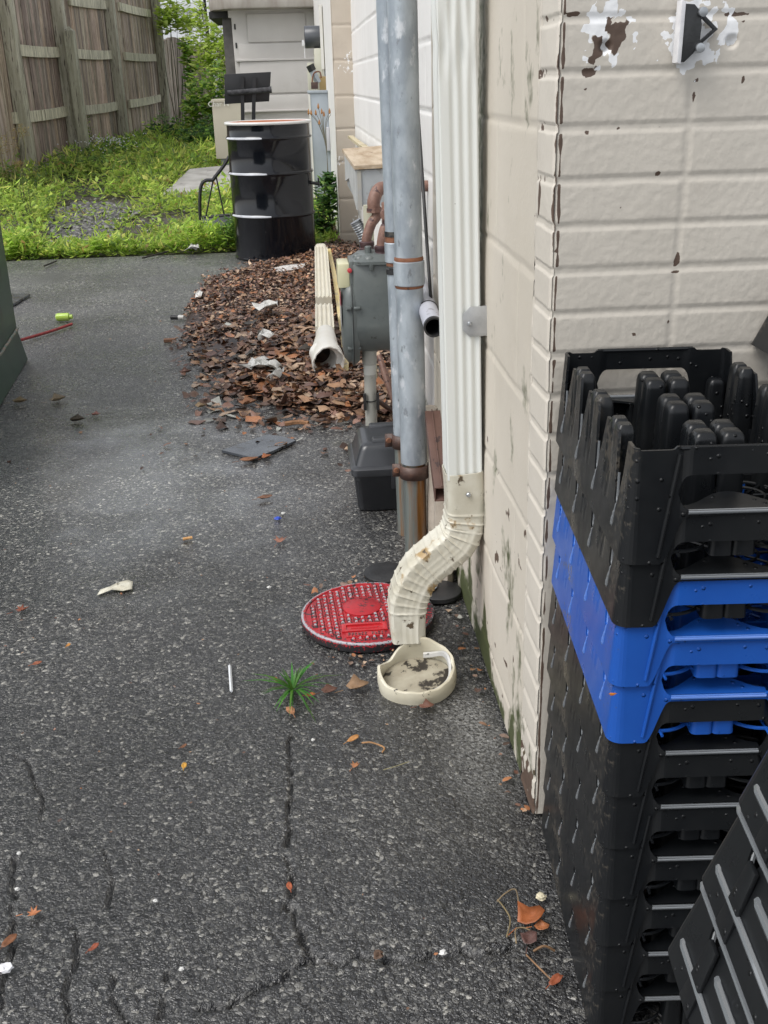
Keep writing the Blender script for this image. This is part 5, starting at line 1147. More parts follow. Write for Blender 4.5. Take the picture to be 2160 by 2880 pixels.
# ------------------------------------------------------------------ litter
random.seed(91); pos, size, cols, kinds = [], [], [], []
def sc_(n, fx, fy, s0, s1):
    for _ in range(n): pos.append((fx(), fy(), .003+random.random()*.004)); size.append(random.uniform(s0, s1)); cols.append(random.choice(LC+[(.4, .4, .36), (.05, .04, .03)])); kinds.append(random.choice(('oval', 'x', 'x')))
sc_(150, lambda: random.uniform(-1.0, .25), lambda: random.uniform(.7, 3.4), .003, .009)
sc_(170, lambda: random.uniform(-1.0, .2), lambda: random.uniform(3.2, 7.8), .006, .022)
sc_(90, lambda: .325-abs(random.gauss(0, .02)), lambda: random.uniform(1.4, 3.2), .006, .022)
sc_(45, lambda: random.gauss(.30, .03), lambda: random.uniform(2.3, 2.75), .02, .045)
sc_(10, lambda: random.gauss(cc.x, .03), lambda: random.gauss(cc.y, .03), .008, .02)
sc_(30, lambda: random.gauss(.10, .07), lambda: random.gauss(1.93, .03), .006, .018)
sc_(26, lambda: random.gauss(.10, .09), lambda: random.gauss(2.30, .03), .008, .025)
sc_(60, lambda: random.gauss(-.10, .18), lambda: random.gauss(3.6, .12), .015, .04)
sc_(150, lambda: random.uniform(-.45, .30), lambda: random.uniform(3.6, 5.2), .05, .085)
for q in range(len(pos)-150, len(pos)): pos[q] = (pos[q][0], pos[q][1], (.03+max(0, pile_h(pos[q][0], pos[q][1], edged(pos[q][:2])))) if inside(pos[q][:2], PILE) else .004)
V, F, C = leaf_soup(pos, size, .2, cols, kinds, .8); tag(tri_stuff('leaf_crumbs', V, F, C, m_leaf), 'fine leaf crumbs and grit scattered over the wet asphalt', 'debris', kind='stuff')
def flat_thing(name, cat, label, outline, m, th=.003, z=.002, wav=.0, group='litter on the asphalt', lift=None):
    P_ = [Vector(gp(x, y)) for x, y in outline]; c = sum(P_, Vector())/len(P_); mb = MB(); ol = [(p.x-c.x, p.y-c.y) for p in P_]
    def fn(u, v, w_): return (u, v, z+w_+(lift(u, v) if lift else 0)+wav*abs(math.sin(u*90)*math.cos(v*70)))
    if wav:
        n = len(ol); rings = []
        for f in (.01, .35, .7, 1.0): rings.append([(a*f, b*f, z+wav*random.random()*(1.3-f)) for a, b in ol])
        mb.loft(rings, cap0=True, cap1=False)
    else: mb.plate(ol, [], th, fn)
    o = mb.build(name, m, None, local=True, smooth=bool(wav), angle=50); o.location = c
    if wav: md = o.modifiers.new('s', 'SOLIDIFY'); md.thickness = .0012
    return tag(o, label, cat, group)
m_slate = mat('wet_slate', (.045, .05, .06), (.10, .11, .125), scale=9, rough=.22, bump=.2, bscale=60, c3=(.02, .015, .01), spot=.58, sscale=26, soft=.05)
flat_thing('slate_tile', 'slate', 'dark wet slate piece lying in the middle of the asphalt before the leaf pile', [(624, 1274), (752, 1229), (800, 1236), (833, 1246), (770, 1275), (716, 1296)], m_slate, th=.008)
flat_thing('slate_tile', 'slate', 'dark wet slate piece poking out behind the green container', [(20, 832), (86, 833), (40, 860), (10, 862)], m_slate, th=.012)
m_pap = mat('wet_paper', (.66, .66, .64), (.5, .49, .46), scale=30, rough=.6)
m_rag = mat('cream_rag', (.66, .64, .54), (.56, .53, .42), scale=30, rough=.6)
flat_thing('rag', 'rag', 'cream twisted glove scrap lying alone on the left asphalt', [(273, 1676), (283, 1662), (318, 1652), (338, 1640), (360, 1632), (374, 1640), (372, 1660), (345, 1664), (315, 1662)], m_rag, wav=.012)
def mound(px, py): return .07
def up_paper(name, label, pts, z, wav=.022, m=None, cat='paper'):
    P_ = [Vector(gp(x, y, z)) for x, y in pts]; c = sum(P_, Vector())/len(P_); mb = MB(); rings = []
    P_ = [q for a_, b_ in zip(P_, P_[1:]+P_[:1]) for q in (a_, a_.lerp(b_, .5)+Vector((random.uniform(-.01, .01), random.uniform(-.02, .02), 0)))]
    for f in (.01, .25, .5, .75, 1.0): rings.append([tuple((p-c)[q]*f*random.uniform(.85, 1.15) for q in (0, 1))+(wav*random.uniform(0, 1.7),) for p in P_])
    mb.loft(rings, cap0=True, cap1=False); o = mb.build(name, m or m_pap, None, local=True, smooth=True, angle=50); o.location = c; md = o.modifiers.new('s', 'SOLIDIFY'); md.thickness = .002
    return tag(o, label, cat, 'paper scraps on the leaf pile')
up_paper('paper_scrap', 'large white torn paper at the lower part of the leaf pile', [(670, 1045), (700, 1022), (745, 1018), (795, 1030), (785, 1050), (730, 1042)], .055)
up_paper('paper_scrap', 'small white torn paper just below the large white one on the leaves', [(750, 1072), (790, 1045), (798, 1052), (770, 1074)], .055)
up_paper('paper_scrap', 'white crumpled paper in the middle of the leaf pile', [(722, 960), (740, 942), (770, 950), (758, 965)], .085)
up_paper('paper_scrap', 'pale paper strip near the top of the leaf pile', [(710, 870), (745, 855), (785, 860), (775, 872), (730, 880)], .085)
up_paper('paper_scrap', 'grey white paper flake near the left side of the leaf pile', [(548, 838), (560, 826), (575, 832), (566, 842)], .02)
up_paper('white_strip', 'long white strip of board between the drum and the leaves', [(757, 757), (835, 745), (860, 744), (850, 756), (768, 768)], .045, .008, mat('white_board', (.62, .60, .58), (.55, .52, .5), scale=9, rough=.5), 'board')
up_paper('paper_scrap', 'white crumpled wrapper at the edge of the grass', [(520, 705), (540, 690), (562, 698), (560, 707)], .03)
p = gp(184, 903); t = thing('green_canister', 'lime green plastic canister lying beyond the red rod', 'canister', (p[0], p[1], 0)); q = Vector((p[0], p[1], .022))
MB().tube([q+Vector((x, y, 0)) for x, y in ((-.048, 0), (-.044, 0), (-.035, 0), (.022, -.003))], [.006, .017, .021, .021], 16).tube([q+Vector((.022, -.003, 0)), q+Vector((.040, -.005, 0))], .012, 10).build('canister', mat('lime_plastic', (.42, .62, .08), (.5, .68, .15), scale=20, rough=.3), t)
p = gp(503, 900); t = thing('dead_battery', 'small black and white cylinder lying at the left edge of the leaf pile', 'battery', (p[0], p[1], 0))
q = Vector((p[0], p[1], .013)); MB().tube([q+Vector((-.04, .01, 0)), q+Vector((.0, 0, 0))], .012, 12).build('black_half', m_rubber, t); MB().tube([q, q+Vector((.028, -.007, 0))], .0122, 12).build('white_half', m_pap, t)
p = gp(648, 1905); t = thing('white_stick', 'white plastic stick standing out on the asphalt left of the grass tuft', 'stick', (p[0], p[1], 0)); a = gp(646, 1872, .003); b = gp(651, 1944, .003)
MB().tube([a, b], .0032, 4).build('stick', mat('white_stick', (.68, .70, .72), rough=.4), t)
p = gp(528, 1519); t = thing('cigarette_butt', 'orange cigarette butt above the middle of the asphalt', 'cigarette butt', (p[0], p[1], 0)); MB().tube([(p[0]-.012, p[1]-.003, .005), (p[0]+.012, p[1]+.004, .005)], .0042, 10).build('filter', mat('filter_orange', (.52, .25, .08), (.6, .4, .2), scale=90, rough=.7), t)
def lump(px, py, r, m, name, label, cat, fl=.7, z=0):
    p = gp(px, py, z); mb = MB(); rings = []
    for i in range(1, 6):
        a = math.pi*i/6; rings.append([(r*math.sin(a)*math.cos(b)*random.uniform(.55, 1.3), r*.75*math.sin(a)*math.sin(b)*random.uniform(.5, 1.3), r*fl*(1-math.cos(a))+random.uniform(-.1, .1)*r) for b in [k*2*math.pi/9 for k in range(9)]])
    mb.loft(rings); o = mb.build(name, m, None, local=True, smooth=False); o.location = (float(p[0]), float(p[1]), max(z, .0005)); return tag(o, label, cat, 'litter on the asphalt')
lump(782, 1462, .009, mat('blue_scrap', (.03, .08, .5), rough=.4), 'blue_scrap', 'bright blue plastic scrap above the maple leaf', 'plastic scrap', .5)
lump(796, 1447, .007, m_pap, 'white_scrap', 'white scrap touching the bright blue scrap', 'plastic scrap', .5)
lump(757, 1655, .006, m_pap, 'white_scrap', 'tiny white scrap left of the red cover', 'plastic scrap', .5)
lump(1063, 2696, .008, mat('acorn_brown', (.10, .06, .04), (.16, .1, .07), scale=90, rough=.3), 'acorn', 'brown acorn beside the long crack near the bottom', 'acorn', .9)
lump(1247, 2686, .006, m_pap, 'pebble', 'pale pebble on the long crack near the bottom', 'pebble'); lump(1243, 2683, .004, m_pap, 'pebble', 'smaller pale pebble touching the one on the long crack', 'pebble')
lump(14, 2732, .011, mat('white_clip_plastic', (.75, .75, .77), rough=.35), 'plastic_clip', 'white plastic clip at the left edge near the bottom corner', 'plastic clip', .5)
lump(1520, 2528, .009, mat('cream_petal', (.62, .56, .40), rough=.6), 'cream_scrap', 'cream scrap beside the foot of the crate stack', 'scrap', .5)
lump(1722, 1951, .006, mat('orange_petal', (.6, .2, .03), rough=.4), 'orange_petal', 'small orange petal stuck on the front of the lower blue crate', 'petal', .4)
bpy.data.objects[-1] if False else None
for o in list(COL.objects):
    if o.name.startswith('orange_petal'):
        pp = yp(1722, 1951, cf_.y-.003); o.location = Vector(pp); o.rotation_euler = (rad(90), 0, 0); o.scale = (.8, .4, .3)
for (px, py, lb) in ((54, 2405, 'beside the left edge crack'), (50, 2505, 'just below another one at the left edge crack'), (438, 2538, 'alone in the lower middle asphalt'), (512, 2730, 'near the bottom left of the long crack'), (1270, 1680, 'next to the black disc by the wall'), (1188, 1913, 'inside the gap behind the broken collar'), (880, 2085, 'left of the curled orange seed wing')): lump(px, py, .004, m_pap, 'pebble', 'tiny white pebble '+lb, 'pebble')
# grass tuft in the asphalt
def blades(mb, c, n, h, w_, spread=.6, cf=None, droop=.5):
    for k in range(n):
        a = random.uniform(0, 6.283); l_ = h*random.uniform(.55, 1.1); d = Vector((math.cos(a), math.sin(a), 0)); s = Vector((-d.y, d.x, 0)); b = Vector(c)+d*random.uniform(0, h*.12)
        if cf: mb.cc = cf()
        lean_ = random.uniform(.15, spread); pts = []
        for t in (0, .35, .7, 1.0): pts.append(b+d*(l_*lean_*t*(1+droop*t))+Vector((0, 0, max(.002, l_*(t-droop*lean_*t*t)))))
        ws = (w_*.7, w_, w_*.7, w_*.05); vs = []
        for p_, ww in zip(pts, ws): vs += [p_-s*ww, p_+s*ww]
        mb.add(vs, [(0, 1, 3, 2), (2, 3, 5, 4), (4, 5, 7, 6)])
m_grs = mat('grass_blades', (1, 1, 1), (.8, .8, .8), scale=30, rough=.45, attr=True)
p = gp(824, 1940); t = thing('grass_tuft', 'small green grass tuft growing from the asphalt below the red cover', 'grass tuft', (p[0], p[1], 0)); mb = MB()
blades(mb, (p[0], p[1], 0), 34, .062, .0026, 1.2, lambda: (.07*random.uniform(.7, 1.5), .22*random.uniform(.7, 1.4), .03), .8); mb.build('blades', m_grs, t, col=True, angle=80)
random.seed(31)

# ------------------------------------------------------------------ green container (left)
m_gr = mat('dark_green_paint', (.012, .040, .026), (.022, .062, .040), scale=5, rough=.42, bump=.2, bscale=30, c3=(.10, .17, .08), spot=.70, sscale=7, soft=.05, stretch=(1, 1, .35), coat=.0, c4=(.012, .02, .016), spot4=.6, sscale4=9)
f0 = Vector(gp(79, 1011)); dn_ = Vector(gp(0, 1144)); A1_ = Vector(yp(55, 923, f0.y)); 
dm = thing('waste_container', 'dark green metal waste container cut off by the left edge', 'container', (f0.x-.8, 4.2, 0))
Y1 = f0.y; Y0 = 3.1; zs_ = A1_.z; xs_ = A1_.x; top_ = Vector(yp(2, 600, f0.y)); xt_ = top_.x; zt_ = 1.35
xt_ = xs_+(xt_-xs_)*(zt_-zs_)/(top_.z-zs_)
def sect(x): return x
xb0 = f0.x; slope = (dn_.x-f0.x)/(dn_.y-f0.y)
mb = MB(); rings = []
for (dx, z) in ((0, .0), (xs_-f0.x-.012, zs_), (xs_-f0.x-.012, zs_+.002), (xt_-f0.x, zt_)):
    rings.append([(f0.x+dx, Y1, z), (f0.x+dx+slope*(Y0-Y1), Y0, z), (-2.9, Y0, z), (-2.9, Y1, z)])
mb.loft(rings); mb.build('body', m_gr, dm, bevel=.004)
w0, w1 = Vector((xs_-.008, Y1-.003, zs_)), Vector((xs_-.008+slope*(Y0-Y1), Y0, zs_-.02)); MB().tube([w0+(w1-w0)*k/30+Vector((0, 0, .0025*math.sin(k*2.3))) for k in range(31)], .006, 8).build('weld_seam', mat('pale_weld', (.10, .17, .14), (.3, .2, .15), scale=30, rough=.5), dm)
MB().tube([(xt_, Y1, zt_), (xt_+slope*(Y0-Y1), Y0, zt_)], .03, 4).build('top_rail', m_gr, dm)

# ------------------------------------------------------------------ fences
def wood_mat(name, c1, c2, green=.66):
    return mat(name, c1, c2, scale=3, rough=.8, attr=True, bump=.6, bscale=12, bdist=.01, c3=(.07, .052, .045), spot=.535, sscale=6, soft=.12, c4=(.13, .125, .08), spot4=green, sscale4=1.6, stretch=(9, 9, .8), contrast=(.38, .62))
m_brd = wood_mat('weathered_boards', (.25, .20, .165), (.52, .45, .39), .80); m_pst = wood_mat('mossy_post_wood', (.36, .34, .27), (.58, .55, .46), .60)
V0 = np.array([1112., 222.]); d_ = ray(*V0); fdir = Vector((d_[0], d_[1], 0)).normalized(); fn_ = Vector((fdir.y, -fdir.x, 0))   # towards the yard
base0 = Vector((*gpt(84, 492)[:2], 0)); SP = None
def fence_pt(px, py):       # meet of the ray with the fence plane
    d = Vector(ray(px, py)); o = Vector(CO); t = (base0-o).dot(fn_)/d.dot(fn_); return o+d*t
posts = [fence_pt(47, 330), fence_pt(175, 230), fence_pt(322, 250), fence_pt(446, 200)]
fs = [(p-base0).dot(fdir) for p in posts]; fs = [fs[0]-(fs[1]-fs[0])]+fs
fw = thing('board_fence', 'tall weathered grey board fence with mossy posts along the left of the yard', 'fence', base0)
ztop = 3.2; Fp = lambda s, z, o=0.: base0+fdir*s+fn_*o+Vector((0, 0, z))
random.seed(3)
for k in range(4):
    mb = MB(); s = fs[k]; e = fs[k+1]
    while s < e:
        w_ = .095; g = random.uniform(.003, .010); off = -.012*random.random(); c = random.uniform(.55, 1.3); mb.cc = (c*random.uniform(.98, 1.12), c, c*random.uniform(.86, 1.0)); zb_ = gz(Fp(s, 0).y)+.05*random.random()
        a, b = s, min(s+w_, e); tl = random.uniform(-.004, .004)
        vs = [Fp(a, zb_, off), Fp(b, zb_, off+tl), Fp(b, ztop, off+tl), Fp(a, ztop, off)]; vb = [v-fn_*.018 for v in vs]
        mb.add(vs+vb, [(0, 1, 2, 3), (7, 6, 5, 4), (0, 4, 5, 1), (1, 5, 6, 2), (2, 6, 7, 3), (3, 7, 4, 0)]); s += w_+g
    mb.build('board_panel', m_brd, fw, smooth=False, col=True)
def bar(mb, a, b, w_, h, outw):
    d = (b-a).normalized(); up = Vector((0, 0, 1)); 
    vs = []
    for p_ in (a, b):
        for o_, z_ in ((0, -h/2), (outw, -h/2), (outw, h/2), (0, h/2)): vs.append(p_+fn_*o_+up*z_)
    mb.add(vs, [(3, 2, 1, 0), (4, 5, 6, 7), (0, 1, 5, 4), (1, 2, 6, 5), (2, 3, 7, 6), (3, 0, 4, 7)])
RAILS = [((28, 139, 164, 147), (34, 332, 186, 312)), ((190, 1, 300, 14), (207, 151, 313, 154), (229, 310, 328, 297)), ((330, 18, 418, 38), (347, 158, 433, 162), (360, 292, 446, 276))]
for k, rs in enumerate(RAILS):
    for (x0, y0, x1, y1) in rs:
        a = fence_pt(x0, y0); b = fence_pt(x1, y1); mb = MB(); c = random.uniform(.9, 1.15); c *= 1.25; mb.cc = (c, c, c*.93); 
        n = 8; pp = [a.lerp(b, q/n)-Vector((0, 0, .010*math.sin(q/n*math.pi))) for q in range(n+1)]
        for q in range(n): bar(mb, pp[q], pp[q+1], 0, .115, .04)
        mb.build('rail', m_pst, fw, smooth=False, col=True)
for k, s in enumerate(fs[1:]):
    zg = gz(Fp(s, 0).y); mb = MB(); c = random.uniform(.85, 1.0); mb.cc = (c, c, c*.95); w_ = .075
    lx = (.03, .05, .05, .03)[k]
    vs = [Fp(s+a, z, o+lx*(z/ztop)*0) for z in (zg-.1, ztop+.1) for a, o in ((-w_, .0), (w_, .0), (w_, .13), (-w_, .13))]
    mb.add(vs, [(3, 2, 1, 0), (4, 5, 6, 7), (0, 1, 5, 4), (1, 2, 6, 5), (2, 3, 7, 6), (3, 0, 4, 7)]); mb.build('post', m_pst, fw, col=True, bevel=.008)
    mb = MB(); mb.cc = (1.15, 1.2, 1.1); vs = [Fp(s+a, z, o) for z in (zg-.1, ztop+.1) for a, o in ((w_, .0), (w_+.045, .0), (w_+.045, .11), (w_, .11))]
    mb.add(vs, [(3, 2, 1, 0), (4, 5, 6, 7), (0, 1, 5, 4), (1, 2, 6, 5), (2, 3, 7, 6), (3, 0, 4, 7)]); mb.build('trim_board', m_pst, fw, col=True, smooth=False)
s = fs[2]-.10; mb = MB(); mb.cc = (.8, .82, .75); zc_ = fence_pt(170, 92).z; a_ = Fp(s+.02, gz(Fp(s, 0).y)-.1, .14); b_ = Fp(s-.0, zc_, .14)
vs = [q+fdir*u+fn_*v for q in (a_, b_) for u, v in ((-.075, 0), (.075, 0), (.075, .11), (-.075, .11))]; vs += [b_+fn_*.055+Vector((0, 0, .06))]
mb.add(vs, [(3, 2, 1, 0), (0, 1, 5, 4), (1, 2, 6, 5), (2, 3, 7, 6), (3, 0, 4, 7), (4, 5, 8), (5, 6, 8), (6, 7, 8), (7, 4, 8)]); mb.build('short_post', m_pst, fw, col=True, bevel=.006)
mb = MB(); mb.cc = (.9, 1.0, .8); a = Fp(fs[1], gz(base0.y)+.02); b = Fp(fs[2]-.1, gz(base0.y)+.06); bar(mb, a, b, 0, .10, .03); mb.build('kick_board', m_pst, fw, smooth=False, col=True)

# scalloped picket fence beyond
def picket(name, label, x0, x1, ya0, ya1, Ya, Yb, topf, botf, nb):
    a = Vector(yp(x0, 250, Ya)); b = Vector(yp(x1, 250, Yb)); f = thing(name, label, 'fence', (a.x, a.y, gz(a.y))); mb = MB(); d = (b-a); d.z = 0; L_ = d.length; d.normalize(); nn_ = Vector((d.y, -d.x, 0))
    for k in range(nb):
        t = (k+.5)/nb; px = x0+(x1-x0)*t; Y = Ya+(Yb-Ya)*t; z1 = yp(px, topf(t), Y)[2]; z0 = gz(Y)-.05; p_ = a+d*(L_*t); w_ = L_/nb*.515; c = random.uniform(.7, 1.35); mb.cc = (c, c, c*.97); off = nn_*(.008*(k % 2))
        vs = [Vector((p_.x, p_.y, 0))+d*u+nn_*v+off+Vector((0, 0, z)) for z in (z0, z1) for u, v in ((-w_, 0), (w_, 0), (w_, .018), (-w_, .018))]
        mb.add(vs, [(3, 2, 1, 0), (4, 5, 6, 7), (0, 1, 5, 4), (1, 2, 6, 5), (2, 3, 7, 6), (3, 0, 4, 7)])
    mb.build('pickets', m_brd, f, smooth=False, col=True)
    mb = MB(); mb.cc = (.8, .8, .8)
    for zz in (.35, 1.2): vs = [Vector((q.x, q.y, gz(q.y)+zz))-nn_*(.0+v)+Vector((0, 0, u)) for q in (a, b) for u, v in ((0, 0), (.09, 0), (.09, .04), (0, .04))]; mb = MB(); mb.cc = (.8, .8, .8); mb.add(vs, [(3, 2, 1, 0), (4, 5, 6, 7), (0, 1, 5, 4), (1, 2, 6, 5), (2, 3, 7, 6), (3, 0, 4, 7)]); mb.build('rail', m_pst, f, smooth=False, col=True)
    return f
Ye = posts[3].y
picket('picket_fence', 'weathered picket fence section with arched top beyond the tall board fence', 462, 540, 0, 0, Ye+.2, Ye+1.8, lambda t: 104+60*((t-.42)**2)*1.6 - 0, None, 15)
picket('picket_fence', 'dark weathered picket fence section hidden behind the green vines', 541, 690, 0, 0, Ye+1.9, Ye+2.4, lambda t: 118+20*((t-.5)**2)*4, None, 22)

# white house and pole behind
m_sid = mat('white_siding', (.78, .80, .82), (.72, .74, .76), scale=2, rough=.6)
hs_ = thing('white_house', 'white sided house glimpsed through the leaves beyond the fences', 'house', (-4, 33, 0)); mb = MB()
for k in range(34): z = .3+k*.16; mb.box(-9, 3, 33+(k % 1)*.0, 33.05, z, z+.157, Matrix.Translation((0, 0, 0))); 
mb.box(-9, 3, 33.04, 39, 0, 5.7); mb.build('wall', m_sid, hs_, smooth=False)
mb = MB(); mb.add([(-9.4, 32.4, 5.7), (3.4, 32.4, 5.7), (3.4, 36, 7.6), (-9.4, 36, 7.6), (3.4, 39.6, 5.7), (-9.4, 39.6, 5.7)], [(0, 1, 2, 3), (3, 2, 4, 5), (0, 5, 4, 1), (0, 3, 5), (1, 4, 2)]); mb.build('roof', mat('grey_shingle', (.12, .12, .13), rough=.9), hs_, smooth=False)
q0 = yp(520, 12, 33); mb = MB(); mb.box(q0[0]-1.6, q0[0]+1.2, 32.93, 32.99, q0[2]-.15, q0[2]+.05); mb.build('window_sill', m_sid, hs_)
a = yp(578, 0, 21); b = yp(592, 140, 21); pl = thing('utility_pole', 'grey wooden pole beside a white pipe behind the fence', 'pole', (b[0], 21, 0)); dz = (a-b)/(a[2]-b[2])
MB().tube([b+dz*(0-b[2]), b+dz*(3.5-b[2])], .045, 12).build('wooden_pole', m_pst, pl); b2 = yp(601, 140, 20.8); MB().tube([Vector(b2+dz*(0-b2[2])), Vector(b2+dz*(3.5-b2[2]))], .05, 12).build('white_pipe', m_sid, pl)

# ------------------------------------------------------------------ grey shed
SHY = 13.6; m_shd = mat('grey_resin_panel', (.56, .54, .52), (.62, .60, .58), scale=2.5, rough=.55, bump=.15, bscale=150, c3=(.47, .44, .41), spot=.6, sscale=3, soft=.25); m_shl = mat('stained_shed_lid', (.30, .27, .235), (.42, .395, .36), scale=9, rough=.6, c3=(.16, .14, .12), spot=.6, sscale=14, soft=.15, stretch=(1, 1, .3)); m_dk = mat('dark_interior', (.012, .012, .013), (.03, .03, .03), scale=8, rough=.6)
S = lambda x, y, d=0: Vector(yp(x, y, SHY+d))
sh = thing('storage_shed', 'grey resin storage shed with rounded overhanging lid behind the drum', 'shed', (S(760, 300).x, SHY, gz(SHY)))
xl_ = S(668, 230).x; xr_ = 1.2; zb_ = gz(SHY)-.05; zt2 = S(760, 22).z; xfl = S(640, 35).x
mb = MB(); mb.plate([(xl_-.0, zb_), (xr_, zb_), (xr_, zt2), (S(640, 30).x, zt2), (S(640, 30).x, S(640, 50).z), (xl_-.02, S(668, 50).z)], [], .05, lambda u, v, w_: (u, SHY+w_, v)); mb.build('front_panel', m_shd, sh, smooth=False, bevel=.01)
xq0, xq1 = S(704, 200).x, S(866, 200).x
for (ya, yb, x0_, x1_) in ((38, 118, xq0, xq1), (122, 165, xl_+.04, xr_-.05), (172, 262, xl_+.04, xr_-.05), (267, 312, xl_+.04, xr_-.05)):
    z1 = S(760, ya).z; z0 = S(760, yb).z; mb = MB(); mb.box(x0_, x1_, SHY-.022, SHY-.001, z0, z1); mb.build('raised_panel', m_shd, sh, bevel=.008)
zq = S(760, 166).z; mb = MB(); mb.box(xl_+.0, xr_, SHY-.04, SHY-.002, zq-.02, zq+.008); mb.build('shadow_ledge', m_shd, sh, bevel=.004)
zq = S(760, 314).z; mb = MB(); mb.box(xl_+.02, xr_, SHY-.045, SHY-.002, zq-.0, zq+.02); mb.build('lower_ledge', m_shd, sh, bevel=.004)
mb = MB(); mb.box(xr_-.05, xr_, SHY+.05, SHY+2, zb_, zt2-.02); mb.box(xl_-.02, xr_, SHY+1.95, SHY+2, zb_, zt2-.021); mb.box(xl_+.02, xl_+.05, SHY+.052, SHY+1.95, zb_, zt2-.022); mb.build('rear_walls', m_shd, sh, smooth=False)
ol = [(S(590, 40).x+.0, SHY-.16)]; xlo = S(588, 40).x
pts = [(xr_+.1, SHY-.30), (xlo+.42, SHY-.30), (xlo+.2, SHY-.24), (xlo+.06, SHY-.08), (xlo, SHY+.15), (xlo, SHY+2.1), (xr_+.1, SHY+2.1)]
zl0 = yp(760, 22, SHY-.3)[2]; mb = MB(); mb.plate(pts, [], .16, lambda u, v, w_: (u, v, zl0+w_)); mb.build('lid', m_shl, sh, bevel=.02)
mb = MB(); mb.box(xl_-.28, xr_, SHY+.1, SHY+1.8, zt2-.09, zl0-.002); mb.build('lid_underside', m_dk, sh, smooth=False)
mb = MB(); a = S(643, 70, .3); b = S(668, 220, .3); mb.box(xl_-.135, xl_+.0, SHY+.16, SHY+.20, zb_, zt2-.09); mb.build('dark_side_frame', mat('grey_frame', (.10, .095, .09), (.16, .15, .145), scale=9, rough=.6), sh, smooth=False)
mb = MB()
for yy in (75, 128): z = S(668, yy).z; mb.box(xl_+.005, xl_+.028, SHY-.004, SHY-.001, z-.03, z+.03); mb2 = MB(); mb2.box(xl_+.008, xl_+.026, SHY-.006, SHY-.0012, z-.03, z+.03); mb2.build('slot', m_dk, sh, smooth=False)
# AC cabinet
AYY = 12.6; zgA = gz(AYY); A_ = lambda x, y: Vector(yp(x, y, AYY)); m_bge = mat('beige_cabinet_paint', (.47, .43, .345), (.52, .48, .39), scale=2, rough=.5)
ac = thing('beige_cabinet', 'beige metal outdoor unit with scrawled marking on the concrete pad beside the shed', 'outdoor unit', (A_(640, 400).x, AYY, zgA))
x0_, x1_ = A_(603, 380).x, A_(672, 300).x; zt_a, zb_a = A_(620, 279).z, A_(620, 447).z
mb = MB(); mb.box(x0_, x1_+.02, AYY, AYY+.5, zb_a, zt_a-.02); mb.build('case', m_bge, ac, bevel=.008)
mb = MB(); mb.box(x0_-.006, x1_+.026, AYY-.01, AYY+.51, zt_a-.035, zt_a); mb.build('top_cap', m_bge, ac, bevel=.008)
mb = MB(); mb.box(x0_+.05, x1_-.02, AYY+.03, AYY+.45, zb_a-.10, zb_a-.002); mb.build('base', mat('grey_base', (.2, .22, .23), rough=.5), ac, bevel=.004); mb = MB(); mb.box(x0_+.0, x1_+.05, AYY-.02, AYY+.45, zgA+.0, zb_a-.102); mb.build('plinth', m_bbs, ac, bevel=.004)
Mx = Matrix.Translation((A_(612, 290).x+.01, AYY-.012, A_(612, 293).z)) @ Matrix.Rotation(rad(90), 4, 'X'); text_obj('chalk_writing', 'Char N', .075, Mx, mat('chalk', (.72, .71, .66), rough=.8), ac)

# ------------------------------------------------------------------ electrical gear beyond the pilaster
EYY = 9.5; E_ = lambda x, y, d=0: Vector(yp(x, y, EYY+d)); m_cab = mat('galvanised_cabinet', (.36, .40, .44), (.42, .46, .50), scale=5, rough=.42, metal=.25, c3=(.30, .33, .36), spot=.6, sscale=8, soft=.2); m_pbe = mat('pale_beige_metal', (.55, .54, .43), (.60, .59, .50), scale=6, rough=.5, c3=(.30, .24, .16), spot=.68, sscale=18)
cb_ = thing('electrical_cabinet', 'tall grey metal electrical cabinet behind the tan pilaster', 'electrical cabinet', (E_(900, 500).x, EYY, 0))
x0_ = E_(868, 262).x; mb = MB(); mb.box(x0_, PX0+.002, EYY, EYY+.25, .12, E_(900, 262).z); mb.build('case', m_cab, cb_, bevel=.006)
mb = MB(); mb.box(x0_-.008, PX0+.002, EYY-.012, EYY+.26, E_(900, 262).z, E_(900, 254).z); mb.build('top_cap', m_cab, cb_, bevel=.003)
mb = MB(); mb.box(x0_-.004, x0_+.012, EYY-.006, EYY-.001, .14, E_(900, 264).z); mb.build('edge_trim', m_pvw, cb_)
mb = MB(); a = E_(915, 358); b = E_(945, 422); mb.box(a.x, PX0+.001, EYY-.10, EYY-.002, b.z, a.z); bxx = mb.build('white_box', mat('pale_grey_box', (.50, .50, .54), (.55, .55, .58), scale=8, rough=.5), cb_, bevel=.006)
EY2 = 9.9; G_ = lambda x, y: Vector(yp(x, y, EY2))
mp_ = thing('meter_panel', 'pale beige electrical panel with protruding dark round meter above the grey cabinet', 'electric meter', (G_(905, 200).x, EY2, G_(905, 195).z))
mb = MB(); mb.box(G_(904, 100).x, PX0+.001, EY2, EY2+.40, G_(905, 195).z, G_(905, 14).z); mb.build('meter_box', m_pbe, mp_, bevel=.006)
mb = MB(); mb.box(G_(900, 100).x, G_(908, 100).x, EY2-.01, EY2-.001, G_(905, 195).z, G_(905, 14).z); mb.box(G_(908, 100).x+.001, PX0, EY2-.012, EY2-.001, G_(905, 20).z, G_(905, 12).z); mb.build('cover_frame', m_pvw, mp_)
a = G_(903, 101); R_ = (G_(880, 68)-G_(880, 133)).length/2; MB().tube([Vector((a.x, EY2+.2, a.z)), Vector((G_(857, 101).x+.005, EY2+.2, a.z)), Vector((G_(857, 101).x, EY2+.2, a.z))], [R_, R_, R_*.94], 36).build('meter_drum', mat('dark_grey_meter', (.055, .06, .07), (.08, .085, .095), scale=4, rough=.35), mp_, angle=50)
